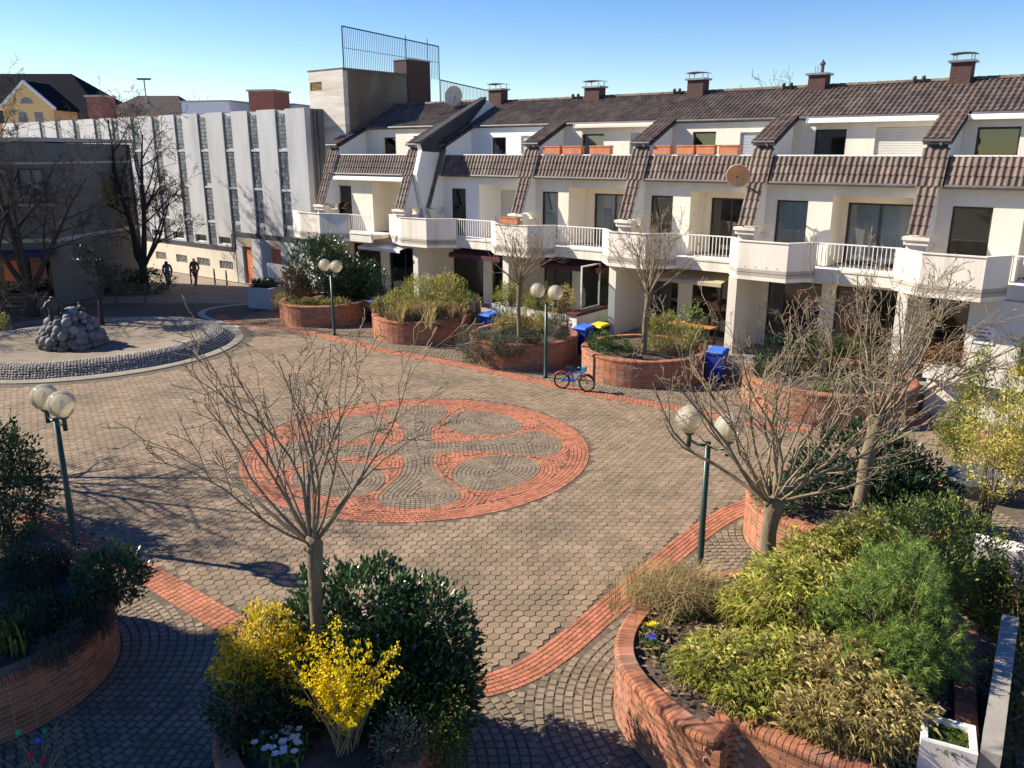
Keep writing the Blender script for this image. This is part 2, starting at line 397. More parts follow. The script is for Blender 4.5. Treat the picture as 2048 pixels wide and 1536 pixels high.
def planter(loop, label, nind=0, H=.93, soil=.83, closed_wall=None, vis=None):
    """loop: dense ccw outline (N,2). nind: how many bricks stand as single parts"""
    LOOPS.append(loop)
    cen = loop.mean(0); e = empty('brick_planter', (cen[0], cen[1], 0), 0, label, 'planter', 'curved brick planters round the plaza')
    lo = loop - cen
    core = MB(); a = offset_loop(lo, -.007); b = offset_loop(lo, -.2); n = len(a)
    core.add([(*p, -.04) for p in a] + [(*p, H - .1) for p in a] + [(*p, H - .1) for p in b] + [(*p, soil - .3) for p in b],
             [(i, (i + 1) % n, n + (i + 1) % n, n + i) for i in range(n)] + [(n + i, n + (i + 1) % n, 2 * n + (i + 1) % n, 2 * n + i) for i in range(n)] + [(2 * n + i, 2 * n + (i + 1) % n, 3 * n + (i + 1) % n, 3 * n + i) for i in range(n)])
    core.build('mortar_core', m_mortar, e)
    cs, ts, ls = [], [], []
    nc = int((H - .11) / .0745)
    for k in range(nc):
        Q = resample(np.roll(lo, int(n * .013 * (k % 2)), 0), .125, True)
        Q = np.roll(Q, -(k % 2), 0); idx = np.arange(0, len(Q) - 1, 2); nx = (idx + 2) % len(Q)
        c = (Q[idx] + Q[nx]) / 2; c2 = Q[(idx + 1) % len(Q)]; t = Q[nx] - Q[idx]; l = np.linalg.norm(t, axis=1); t /= l[:, None] + 1e-9
        c = c * .35 + c2 * .65
        cs.append(np.column_stack([c, np.full(len(c), .038 + k * .0745)])); ts.append(t); ls.append(np.clip((l - .014) / .235, .4, 1.1))
    cs = np.concatenate(cs); ts = np.concatenate(ts); ls = np.concatenate(ls)
    Q = resample(lo, .076, True); T = tangents(Q, True); cc = np.column_stack([Q, np.full(len(Q), H - .106)])
    nrm = np.stack([ts[:, 1], -ts[:, 0]], 1); tocam = -(cs[:, :2] + cen); tocam /= np.linalg.norm(tocam, axis=1)[:, None]
    sc = np.linalg.norm(cs[:, :2] + cen, axis=1) + 30 * ((nrm * tocam).sum(1) < .05)
    if vis is not None: sc = sc + 30 * ~vis(cs[:, :2] + cen)
    o = np.argsort(sc); nb = nind
    for i in o[:nb]: link('brick', me_brick, e, (*cs[i, :2], cs[i, 2]), (0, 0, math.atan2(ts[i, 1], ts[i, 0])), (ls[i], 1, 1))
    r = o[nb:]
    bulk('bricks', stamp(bx(.235, .11, .0605), cs[r], ts[r], ls[r]), 8, m_brick, e, kind='stuff', quads=BOXF)
    sc = np.linalg.norm(cc[:, :2] + cen, axis=1); o = np.argsort(sc); nk = min(nind // 2, 140)
    for i in o[:nk]: link('coping_brick', me_cop, e, cc[i], (0, 0, math.atan2(T[i, 1], T[i, 0])))
    if nk < len(o): bulk('coping_bricks', stamp(cop_t, cc[o[nk:]], T[o[nk:]]), len(cop_t), m_brick, e, kind='stuff', quads=COPF)
    # soil: rings towards the centre with small heaps
    sb = MB(); rings = 9; base = offset_loop(lo, -.2)[::max(1, n // 70)]; k = len(base); ctr = base.mean(0)
    for j in range(rings):
        f = 1 - j / (rings - .5)
        for p in base:
            q = ctr + (p - ctr) * f; sb.v.append((q[0], q[1], soil + .05 * math.sin(q[0] * 3.1 + cen[0]) * math.cos(q[1] * 2.7) + .10 * (1 - f) + .03 * math.sin(q[0] * 9 + q[1] * 5) * math.cos(q[1] * 8 - q[0] * 3)))
    for j in range(rings - 1):
        for i in range(k): sb.f.append((j * k + i, j * k + (i + 1) % k, (j + 1) * k + (i + 1) % k, (j + 1) * k + i)); sb.m.append(0)
    sb.f.append(tuple((rings - 1) * k + i for i in range(k))); sb.m.append(0)
    sb.build('soil', m_soil, e, smooth=True)
    return e
def ell(cx, cy, rx, ry, rz=0, n=90, p=2.0):
    th = np.linspace(0, 2 * math.pi, n, endpoint=False); c, s = np.cos(th), np.sin(th)
    x = rx * np.sign(c) * np.abs(c) ** (2 / p); y = ry * np.sign(s) * np.abs(s) ** (2 / p)
    return np.stack([cx + x * math.cos(rz) - y * math.sin(rz), cy + x * math.sin(rz) + y * math.cos(rz)], 1)
P1 = ell(-8.75, 37.9, 2.05, 2.05); P2 = ell(-3.85, 34.5, 2.1, 2.15); P3 = ell(.45, 30.5, 2.05, 2.1)
P4 = ell(4.65, 28.1, 2.2, 2.15); P5 = ell(9.75, 24.4, 2.55, 2.4)
P6 = ell(6.8, 15.0, 2.1, 1.9); P8 = ell(-2.2, 8.55, 1.34, 1.55); P9 = ell(-8.05, 10.6, 2.02, 1.95)
arc1 = smooth_loop([(2.40, 8.08), (2.36, 8.03), (2.30, 8.05), (2.04, 8.26), (1.76, 8.7), (1.52, 9.17), (1.41, 9.65), (1.45, 10.1), (1.62, 10.6), (1.95, 11.1), (2.5, 11.65), (3.3, 12.05), (4.2, 12.25), (5.2, 12.3), (6.1, 12.0), (6.6, 11.2), (6.65, 10.3)], 2, False)
wall2 = smooth_loop([(4.95, 7.1), (4.4, 7.22), (3.69, 7.6), (3.06, 8.06), (2.74, 8.34), (2.66, 8.38), (2.60, 8.33), (2.52, 8.23)], 2, False)
P7 = resample(np.vstack([arc1, [(5.9, 9.0)], wall2]), .05, True)[::-1]
pl7 = planter(P7, 'big brick planter full of bamboo and dwarf pine in the right foreground', 280)
cq = MB(); cq.box(-.095, .095, -.095, .095, -.03, .03); me_q = cq.mesh('corner_brick', m_brick1); cen7 = P7.mean(0)
for k in range(11): link('corner_brick', me_q, pl7, (2.395 - cen7[0], 8.105 - cen7[1], .038 + k * .0745), (0, 0, -.68 + random.uniform(-.02, .02)))
planter(P8, 'brick planter under the yellow flowering shrub at the bottom edge', 120)
planter(P9, 'brick planter in shade with heather along its rim on the left', 300)
planter(P6, 'brick planter behind the foreground pollarded tree on the right', 120)
planter(P5, 'brick planter at the foot of the white terrace wall, hidden by bare branches', 0)
planter(P4, 'sunlit brick planter holding a small bare tree, behind the bicycle', 0)
planter(P3, 'brick planter overgrown by grey trailing shrub beside the slim lamp post', 0)
planter(P2, 'brick planter overflowing with dry yellow grasses', 0)
planter(P1, 'brick planter farthest left, under the tall evergreen shrub', 0)
# cobbles laid in rings round the planters
cs, ts = [], []
for li, lp in enumerate(LOOPS):
    for k in range(14):
        Q = resample(offset_loop(resample(lp, .06, True), .085 + k * .137), .14, True); T = tangents(Q, True)
        ok = ~in_poly(Q, plaza_loop)
        for B in bandsrc: ok &= dist_line(Q, B[::3]) > .33
        d0 = dist_line(Q, lp[::2], True)
        ok &= d0 > .05 + k * .135
        for lj, l2 in enumerate(LOOPS):
            if lj != li: ok &= (dist_line(Q, l2[::3], True) > d0 - .02) & ~in_poly(Q, l2)
        ok &= ~in_poly(Q, lp)
        cs.append(Q[ok]); ts.append(T[ok])
cs = np.concatenate(cs); ts = np.concatenate(ts)
o_ = np.argsort(np.hypot(cs[:, 0], cs[:, 1]) + 50 * (np.abs(cs[:, 0]) > .6 * cs[:, 1])); cs, ts = cs[o_], ts[o_]
L_ = rng.uniform(.118, .134, len(cs))
cobs = tag(bulk('cobble_paving', blocks(cs[300:], ts[300:], L_[300:], .122, -.001, jit=.003, cham=.012), 8, m_cob, quads=BLK), kind='structure')
tb = MB(); tb.add([tuple(map(float, v)) for v in blocks(np.zeros((1, 2)), np.array([[1., 0]]), .126, .122, -.001, cham=.012)[0]], BLK)
me_cob = tb.mesh('cobble', mat('cobble_one', (.25, .188, .124), (.178, .135, .09), rough=.82, scale=1.6, obj=.2, bump=.3, bscale=60))
for c, t in zip(cs[:300], ts[:300]): link('cobble', me_cob, cobs, (c[0], c[1], rng.normal(0, .003)), (rng.normal(0, .02), rng.normal(0, .02), math.atan2(t[1], t[0])))
# ------------------------------------------------------------------ the terrace of houses
m_wall = mat('render_wall', (.75, .685, .575), (.685, .62, .515), rough=.92, scale=.8, stretch=(1.8, 1.8, .22), bump=.12, bscale=60, c3=(.63, .565, .47), s3=.7)
m_wallw = mat('white_wall', (.78, .76, .72), (.72, .70, .66), rough=.92, scale=.9, stretch=(1.2, 1.2, .3), bump=.1, bscale=60)
m_bal = mat('balcony_concrete', (.77, .70, .60), (.69, .62, .525), rough=.92, scale=.9, stretch=(2.2, 2.2, .25), bump=.15, bscale=50, c3=(.58, .51, .42), s3=.9)
m_tile = mat('roof_tile', (.155, .102, .078), (.09, .06, .048), rough=.75, scale=3, obj=.3, bump=.25, bscale=50, c3=(.17, .135, .095), s3=1.0, spec=.4)
m_tileb = mat('roof_tile_bulk', (.13, .092, .072), (.076, .054, .044), rough=.75, scale=3, island=.3, bump=.25, bscale=50, c3=(.165, .125, .085), s3=.8, spec=.4)
m_dark = mat('dark_slate', (.05, .045, .05), (.03, .03, .035), rough=.7, scale=3)
m_metal = mat('zinc', (.30, .30, .30), (.22, .22, .22), rough=.45, scale=2, metal=.7)
m_white = mat('white_paint', (.80, .78, .74), (.74, .72, .68), rough=.5, scale=2)
m_frame = mat('dark_frame', (.055, .038, .03), (.04, .028, .022), rough=.5, scale=4)
m_framew = mat('white_frame', (.75, .75, .73), (.7, .7, .68), rough=.45, scale=3)
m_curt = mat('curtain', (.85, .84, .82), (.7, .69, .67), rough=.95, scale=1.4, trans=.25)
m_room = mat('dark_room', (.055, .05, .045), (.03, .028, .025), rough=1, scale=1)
m_shut = mat('roller_shutter', (.62, .60, .55), (.56, .54, .49), rough=.7, scale=2)
m_shutg = mat('roller_shutter_grey', (.42, .44, .47), (.38, .4, .42), rough=.7, scale=2)
m_terr = mat('terracotta', (.60, .235, .12), (.47, .17, .085), rough=.85, scale=4, bump=.15)
m_glass = glassmat('window_glass', refl=.04, alpha=.93)
m_gut = mat('gutter', (.13, .12, .115), (.08, .075, .075), rough=.55, scale=2)
m_awnw = mat('white_cassette', (.82, .80, .77), (.76, .74, .7), rough=.55, scale=2)
m_maroon = mat('maroon_canvas', (.12, .035, .045), (.085, .025, .033), rough=.9, scale=5)
m_yelc = mat('pale_canvas', (.62, .55, .36), (.52, .46, .3), rough=.9, scale=4, trans=.35)
m_teal = mat('terrace_tile', (.32, .27, .22), (.25, .21, .17), rough=.85, scale=3)

# one interlocking tile: wave across, lip at the lower edge (local x across, y up the slope, z normal)
TW, TL = .188, .31
def tile_verts():
    xs = np.linspace(0, TW, 6); pr = .018 + .024 * np.cos(2 * math.pi * (xs / TW - .35)); v = []
    for y, l in ((0, .03), (TL + .02, .004)):
        for x, h in zip(xs, pr): v.append((x - TW / 2, y, h + l))
    for x, h in zip(xs, pr): v.append((x - TW / 2, 0, h - .015))
    return v
TV = tile_verts(); TF = [(i, i + 1, i + 7, i + 6) for i in range(5)] + [(12 + i, 13 + i, i + 1, i) for i in range(5)]
tb = MB(); tb.add(TV, TF); me_tile = tb.mesh('roof_tile', m_tile)
rt = MB()
for k in range(7):
    a0, a1 = math.pi * k / 7, math.pi * (k + 1) / 7
    rt.add([(-.17, .13 * math.cos(a0), .11 * math.sin(a0)), (-.17, .13 * math.cos(a1), .11 * math.sin(a1)), (.18, .115 * math.cos(a1), .095 * math.sin(a1)), (.18, .115 * math.cos(a0), .095 * math.sin(a0))], [(0, 1, 2, 3)])
rt.add([(-.17, .13 * math.cos(math.pi * k / 7), .11 * math.sin(math.pi * k / 7)) for k in range(8)], [tuple(range(8))])
me_ridge = rt.mesh('ridge_tile', m_tile, True)
def tiles_on(parent, x0, x1, y0, z0, y1, z1, single=True, lift=0.0, name='roof_tile'):
    """cover the slope from the lower line (y0,z0) up to (y1,z1), x0..x1, local to parent"""
    L = math.hypot(y1 - y0, z1 - z0); a = math.atan2(z1 - z0, y1 - y0); nr = max(1, round(L / TL)); nc = max(1, round((x1 - x0) / TW))
    sx = (x1 - x0) / nc / TW; sy = L / nr / TL; out = []
    ca, sa = math.cos(a), math.sin(a)
    for r in range(nr):
        for c in range(nc):
            x = x0 + (c + .5) * (x1 - x0) / nc; s = r * L / nr
            y, z = y0 + ca * s - sa * lift, z0 + sa * s + ca * lift
            if single: link(name, me_tile, parent, (x, y, z), (a + random.gauss(0, .006), random.gauss(0, .006), 0), (sx, sy, 1))
            else:
                out.append([(x + v[0] * sx, y + v[1] * sy * ca - v[2] * sa, z + v[1] * sy * sa + v[2] * ca) for v in TV])
    if not single: bulk('roof_tiles', out, len(TV), m_tileb, parent, kind='stuff', quads=TF)
def wall_with_holes(b, x0, x1, z0, z1, ya, yb, holes):
    """vertical wall slab between ya (front) and yb, rectangular holes (x0,x1,z0,z1)"""
    xs = sorted({x0, x1, *[h[0] for h in holes], *[h[1] for h in holes]}); zs = sorted({z0, z1, *[h[2] for h in holes], *[h[3] for h in holes]})
    xs = [x for x in xs if x0 <= x <= x1]; zs = [z for z in zs if z0 <= z <= z1]
    for i in range(len(xs) - 1):
        run = None
        for j in range(len(zs) - 1):
            cx, cz = (xs[i] + xs[i + 1]) / 2, (zs[j] + zs[j + 1]) / 2
            inside = any(h[0] < cx < h[1] and h[2] < cz < h[3] for h in holes)
            if not inside:
                if run is None: run = zs[j]
                if j == len(zs) - 2: b.box(xs[i], xs[i + 1], ya, yb, run, zs[j + 1]); run = None
            elif run is not None: b.box(xs[i], xs[i + 1], ya, yb, run, zs[j]); run = None
def window(parent, x0, x1, z0, z1, y, panes=1, frame=None, fill='curtain', fr=.06, name='window', recess=.1, curt_top=1.0):
    """framed window in an opening; y is the wall face, panes set back"""
    frame = frame or m_frame; yf = y + recess
    b = MB(); b.box(x0, x1, yf, yf + .07, z0, z0 + fr); b.box(x0, x1, yf, yf + .07, z1 - fr, z1)
    w = (x1 - x0 - fr) / panes
    for k in range(panes + 1):
        xx = x0 + k * w; b.box(xx, xx + fr, yf + .001, yf + .069, z0 + fr, z1 - fr)
    o = b.build(name, frame, parent)
    for k in range(panes):
        g_ = MB(); g_.box(x0 + fr + k * w, x0 + w + k * w, yf + .03, yf + .045, z0 + fr, z1 - fr); g_.build('pane', m_glass, o)
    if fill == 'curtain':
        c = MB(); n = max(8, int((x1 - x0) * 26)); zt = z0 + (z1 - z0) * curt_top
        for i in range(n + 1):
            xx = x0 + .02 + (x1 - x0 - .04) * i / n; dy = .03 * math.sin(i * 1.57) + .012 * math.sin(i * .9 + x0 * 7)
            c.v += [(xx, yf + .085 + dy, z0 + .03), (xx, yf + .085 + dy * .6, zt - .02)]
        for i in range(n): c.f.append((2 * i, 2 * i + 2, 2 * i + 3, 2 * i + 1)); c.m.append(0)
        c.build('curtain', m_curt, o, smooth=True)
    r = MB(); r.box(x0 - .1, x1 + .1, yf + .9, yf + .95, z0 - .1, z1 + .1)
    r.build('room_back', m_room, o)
    return o
def shutter(parent, x0, x1, z0, z1, y, m=None, name='roller_shutter'):
    b = MB(); n = int((z1 - z0) / .055)
    for k in range(n):
        a = z0 + (z1 - z0) * k / n; c = z0 + (z1 - z0) * (k + 1) / n
        b.xprism([(y + .075, a + .004), (y + .06, a + .012), (y + .06, c - .012), (y + .075, c - .004), (y + .1, c), (y + .1, a)], x0, x1)
    return b.build(name, m or m_shut, parent)
def railing(parent, x0, x1, y, zb, zt, m=None, n=None):
    m = m or m_white; n = n or int((x1 - x0) / .135)
    b = MB(); b.box(x0, x1, y - .025, y + .025, zt - .04, zt); b.box(x0, x1, y - .018, y + .018, zb, zb + .035); o = b.build('railing', m, parent)
    bar = MB(); bar.box(-.011, .011, -.011, .011, zb + .036, zt - .041); me = bar.mesh('bar', m)
    for k in range(n + 1): link('bar', me, o, (x0 + .012 + (x1 - x0 - .024) * k / n, y, 0))
    return o
def clay_pot(parent, loc, w=.9, d=.22, h=.24, rz=0, name='flower_box', top_level=True, label=None, mt=None):
    b = MB(); b.prism([(-w / 2 + .02, -d / 2 + .02), (w / 2 - .02, -d / 2 + .02), (w / 2 - .02, d / 2 - .02), (-w / 2 + .02, d / 2 - .02)], 0, h - .05)
    b.prism([(-w / 2, -d / 2), (w / 2, -d / 2), (w / 2, d / 2), (-w / 2, d / 2)], h - .05, h)
    e = empty(name, loc, rz, label, 'flower box', 'terracotta flower boxes')
    b.build('box', mt or m_terr, e)
    s_ = MB(); s_.box(-w / 2 + .03, w / 2 - .03, -d / 2 + .03, d / 2 - .03, h - .02, h + .004); s_.build('soil', m_soil, e)
    return e
ZG, Z1, Z2 = .45, 3.65, 6.45           # ground terrace, balcony floor, attic terrace
def house(i, xl, xr, dy, label, bay, cfg):
    """xl / xr: centres of the party ribs (facade x), dy: forward offset, bay: plan points of the balcony front"""
    e = empty('row_house', F(xl, 0, 0), FROT, label, 'house', 'terraced houses along the far side of the plaza')
    X = lambda x: x - xl
    W_ = xr - xl; Y = lambda y: y - dy
    a, b_ = .0, W_
    # ---- shell: first floor wall with door and loggia
    door = cfg['door']; log = cfg['log']; zt1 = 6.08
    dx0, dx1 = X(door[0]), X(door[1]); lx0, lx1 = X(log[0]), X(log[1])
    w = MB(); wall_with_holes(w, a + .001, b_ - .001, Z1 + .001, 6.52, Y(.85), Y(1.1), [(dx0, dx1, Z1, 5.87), (lx0, lx1, Z1, zt1)])
    w.box(lx0 - .12, lx0 - .001, Y(1.101), Y(2.1), Z1, zt1 + .1); w.box(lx1 + .001, lx1 + .12, Y(1.101), Y(2.1), Z1, zt1 + .1)
    w.box(lx0, lx1, Y(1.101), Y(2.1), zt1 + .001, zt1 + .1)
    ld = cfg['ldoor']; l0, l1 = X(ld[0]), X(ld[1])
    wall_with_holes(w, lx0 - .1, lx1 + .1, Z1 + .001, zt1 + .099, Y(2.101), Y(2.3), [(l0, l1, Z1, 5.8)])
    # attic storey, terrace cheeks, inner parapet, back of the house, floors
    aw = cfg['attic']; yA = 2.92
    holes = [(X(q[0]), X(q[1]), Z2, q[2]) for q in aw]
    wall_with_holes(w, a + .2, b_ - .2, Z2 + .001, 8.68, Y(yA), Y(yA + .22), holes)
    w.box(a + .001, b_ - .001, Y(.96), Y(1.14), Z2 - .18, 7.36)
    w.box(a, b_, Y(1.101), Y(3.3), Z2 - .2, Z2 - .001)
    w.box(a + .001, b_ - .001, Y(1.6), Y(9.4), Z1 - .3, Z1 - .05)
    w.box(a, b_, Y(9.2), Y(9.4), 0, 8.2)
    for s0 in (a + .001, b_ - .2): w.box(s0, s0 + .199, Y(2.35), Y(9.19), 0, Z2 - .201); w.box(s0, s0 + .199, Y(3.301), Y(9.19), Z2 - .2, 8.3)
    w.build('wall', m_wallw if cfg.get('white') else m_wall, e)
    # rib cheeks (party wall above the terrace)
    c = MB(); x0, x1 = -.26, .26
    if True:
        c.xprism([(Y(1.0), 7.0), (Y(3.2), 7.0), (Y(3.2), 8.82), (Y(1.0), 7.78)], x0, x1); c.build('party_wall', m_wallw, e)
    # ---- roof
    ry0, rz0, ry1, rz1 = 3.0, 8.86, 5.4, 9.98
    roof = MB(); roof.xprism([(Y(ry0 - .1), rz0 - .12), (Y(ry1), rz1 - .06), (Y(9.6), 8.1), (Y(9.6), 7.98), (Y(ry1), rz1 - .2), (Y(ry0 - .1), rz0 - .22)], a, b_)
    ro = roof.build('roof', m_dark, e)
    tiles_on(ro, a, b_, Y(ry0 - .12), rz0 - .09, Y(ry1), rz1 - .03, single=False)
    n = int(W_ / .33)
    for k in range(n): link('ridge_tile', me_ridge, ro, ((k + .5) * W_ / n, Y(ry1), rz1 - .02), (0, 0, 0))
    g_ = MB(); g_.tube([(a + .5, Y(ry0 - .2), rz0 - .14), (b_ - .42, Y(ry0 - .2), rz0 - .14)], .06, 8); g_.build('eaves_gutter', m_gut, e)
    # ---- mansard band
    mz0, mz1 = 6.5, 7.37; my = lambda z: -(-.0) + .41 * (z - 5.0)
    sl = MB(); sl.xprism([(Y(my(mz0)), mz0 - .02), (Y(my(mz1)), mz1), (Y(my(mz1) + .1), mz1), (Y(my(mz0) + .3), mz0 - .02)], a + .002, b_ - .002)
    mo = sl.build('mansard', m_dark, e)
    tiles_on(mo, .4, W_ - .4, Y(my(mz0) - .03), mz0, Y(my(mz1) - .02), mz1 - .01)
    cp = MB(); cp.box(a + .42, b_ - .42, Y(my(mz1) - .05), Y(1.2), mz1 + .005, mz1 + .055); cp.build('parapet_cap', m_wallw, e)
    g2 = MB(); g2.tube([(a + .42, Y(my(mz0) - .07), mz0 - .03), (b_ - .42, Y(my(mz0) - .07), mz0 - .03)], .062, 8); g2.build('mansard_gutter', m_gut, e)
    # ---- left rib: roof strip, steep tiled buttress, end boxes
    for xc in cfg.get('ribs', (0.0,)):
        rib = MB(); w2 = .42
        rib.xprism([(Y(.93), 7.9), (Y(3.05), 8.84), (Y(3.05), 8.7), (Y(.93), 7.74)], -w2, w2)
        rb = rib.build('rib_roof', m_dark, e, loc=(xc, 0, 0))
        tiles_on(rb, -w2, w2, Y(.86), 7.9, Y(3.0), 8.85, lift=.012)
        gb = MB(); gb.tube([(-w2, Y(.8), 7.86), (w2, Y(.8), 7.86)], .055, 8); gb.build('rib_gutter', m_gut, rb)
        dp = MB(); dp.tube([(.1, Y(.84), 7.83), (.1, Y(.98), 7.72), (.1, Y(.98), 7.6), (.1, Y(.88), 7.5)], .035, 8); dp.build('downpipe', m_wallw, rb)
        bt = MB(); zt, zb = 7.62, 4.98
        zm = 6.46
        bt.xprism([(Y(my(zb) - .06), zb), (Y(my(zm) - .06), zm), (Y(1.2), zm), (Y(1.2), zb)], -.27, .27)
        bt.xprism([(Y(my(zm) - .06), zm + .001), (Y(my(zt) - .06), zt), (Y(1.2), zt), (Y(1.2), zm + .001)], -.36, .36)
        bo = bt.build('buttress', m_wallw, e, loc=(xc, 0, 0))
        tiles_on(bo, -.3, .3, Y(my(zb) - .13), zb, Y(my(zm) - .13), zm)
        tiles_on(bo, -.4, .4, Y(my(zm) - .13), zm, Y(my(zt) - .13), zt)
        ff = MB(); ff.box(-.3, .3, Y(.95), Y(1.05), 7.62, 7.76); ff.build('rib_front', m_dark, rb)
        en = MB(); en.box(-.4, .4, Y(-.28), Y(.12), 4.83, 4.93); en.box(-.36, .36, Y(-.22), Y(.3), 4.68, 4.83); en.box(-.3, .3, Y(-.1), Y(.84), 4.45, 4.679)
        en.build('buttress_foot', m_bal, bo)
    # ---- windows
    window(e, dx0, dx1, Z1 + .02, 5.86, Y(.85), 1, fill=cfg.get('dfill', 'curtain'), frame=cfg.get('dframe'))
    if cfg.get('lshut'): shutter(e, l0, l1, Z1 + .02, 5.79, Y(2.101), m_shut)
    else: window(e, l0, l1, Z1 + .02, 5.79, Y(2.101), 2, fill=cfg.get('lfill', 'curtain'), name='sliding_door')
    for k, q in enumerate(aw):
        if q[3] == 'shut': shutter(e, X(q[0]), X(q[1]), Z2 + .02, q[2] - .01, Y(yA), q[4] if len(q) > 4 else None)
        else: window(e, X(q[0]), X(q[1]), Z2 + .02, q[2] - .01, Y(yA), 1, fill=q[3], frame=q[4] if len(q) > 4 else None)
    # ---- balcony: slab, angular concrete front, railing
    bp = [(X(p[0]), p[1]) for p in bay]            # four plan points, y given directly
    sb = MB(); poly = [(bp[0][0], Y(1.0))] + bp + [(bp[3][0], Y(1.0))]
    sb.prism(poly, Z1 - .25, Z1 - .002)
    sb.build('balcony_slab', m_bal, e)
    th = .13; fr = MB()
    inn = [(bp[0][0] + th * .6, bp[0][1] + .1), (bp[1][0] + th * .6, bp[1][1] + th), (bp[2][0] - th * .6, bp[2][1] + th), (bp[3][0] - th * .6, bp[3][1] + .1)]
    for k in range(3):
        fr.prism([bp[k], bp[k + 1], inn[k + 1], inn[k]], 3.27, 4.56)
    bo = fr.build('balcony_front', m_bal, e)
    capm = MB(); o1 = [(bp[0][0] - .02, bp[0][1]), (bp[1][0] - .02, bp[1][1] - .03), (bp[2][0] + .02, bp[2][1] - .03), (bp[3][0] + .02, bp[3][1])]
    for k in range(3): capm.prism([o1[k], o1[k + 1], inn[k + 1], inn[k]], 4.563, 4.6)
    capm.build('cap', m_bal, bo)
    gr = MB()                                        # shadow joint low on the front and drain holes
    for k in range(3):
        (xa, ya), (xb, yb) = bp[k], bp[k + 1]; L = math.hypot(xb - xa, yb - ya); nx, ny = (yb - ya) / L * .004, -(xb - xa) / L * .004
        gr.add([(xa + nx, ya + ny, 3.52), (xb + nx, yb + ny, 3.52), (xb + nx, yb + ny, 3.532), (xa + nx, ya + ny, 3.532)], [(0, 1, 2, 3)])
    gr.build('joint', m_frame, bo)
    (xa, ya), (xb, yb) = bp[1], bp[2]
    for k in range(4):
        f = .16 + .22 * k; h_ = MB(); h_.tube([(xa + (xb - xa) * f, ya - .004, 3.72), (xa + (xb - xa) * f, ya + .02, 3.72)], .022, 8); h_.build('drain_hole', m_frame, bo)
    if cfg.get('rail'):
        r0, r1 = X(cfg['rail'][0]), X(cfg['rail'][1]); ry = bp[3][1]
        railing(e, r0 + .02, r1 - .02, ry + .04, 3.8, 4.6)
        s2 = MB(); s2.box(r0 + .001, r1 - .001, ry + .02, Y(1.0), Z1 - .2, Z1); s2.box(r0 + .001, r1 - .001, ry, ry + .12, 3.3, 3.72); s2.box(r0 + .001, r1 - .001, ry - .03, ry - .001, 3.66, 3.74)
        s2.build('balcony_edge', m_bal, e)
    # ---- ground floor: party piers, glazing set back, terrace
    gp = MB(); gp.box(-.16, .16, Y(-.9), Y(2.34), -.03, 3.26); gp.build('pier', m_wall, e)
    gfl = MB(); gfl.box(.17, W_ - .17, Y(-2.2), Y(2.5), -.02, ZG); gfl.build('terrace_floor', m_teal, e)
    gl = MB(); segs = cfg['ground']; hol = [(X(s_[0]), X(s_[1]), ZG, 2.95) for s_ in segs]
    wall_with_holes(gl, .17, W_ - .17, ZG, 3.29, Y(1.3), Y(1.5), hol); gl.build('ground_floor_wall', m_wall, e)
    for s_ in segs: window(e, X(s_[0]), X(s_[1]), ZG + .01, 2.94, Y(1.3), s_[2], fill=s_[3], name='terrace_door')
    return e
def bayp(lx, ly, fx0, fy0, fx1, fy1, rx, ry_, dR=.5, dF=1.4):
    return [(-fu(lx, ly, dR)[0], -dR), (-fu(fx0, fy0, dF)[0], -dF), (-fu(fx1, fy1, dF)[0], -dF), (-fu(rx, ry_, dR)[0], -dR)]
RIB = [26.0, 19.65, 14.1, 8.65, 3.63, -2.05, -7.7]       # rib centres as u, left to right
bays = [bayp(590, 420, 597, 420, 638, 424, 697, 425, 1.7, 2.3), bayp(778, 433, 800, 435, 852, 438, 912, 437), bayp(982, 443, 990, 446, 1055, 452, 1112, 450),
        bayp(1206, 455, 1218, 461, 1292, 466, 1355, 463), bayp(1463, 473, 1478, 480, 1578, 486, 1635, 487), bayp(1794, 492, 1845, 505, 1974, 515, 2025, 515)]
bays[0][0] = (bays[0][0][0] - .2, -1.7)
names = ['cream terraced house with tall party wall at its right, next to the tower', 'pale terraced house with closed shutters and maroon awning, right of the projecting end house',
         'terraced house with three terracotta boxes on its roof terrace and dark curtains below', 'terraced house with satellite dish on its tiled parapet',
         'terraced house with rolled-up white awning over the closed attic shutter', 'rightmost terraced house, cut by the picture edge']
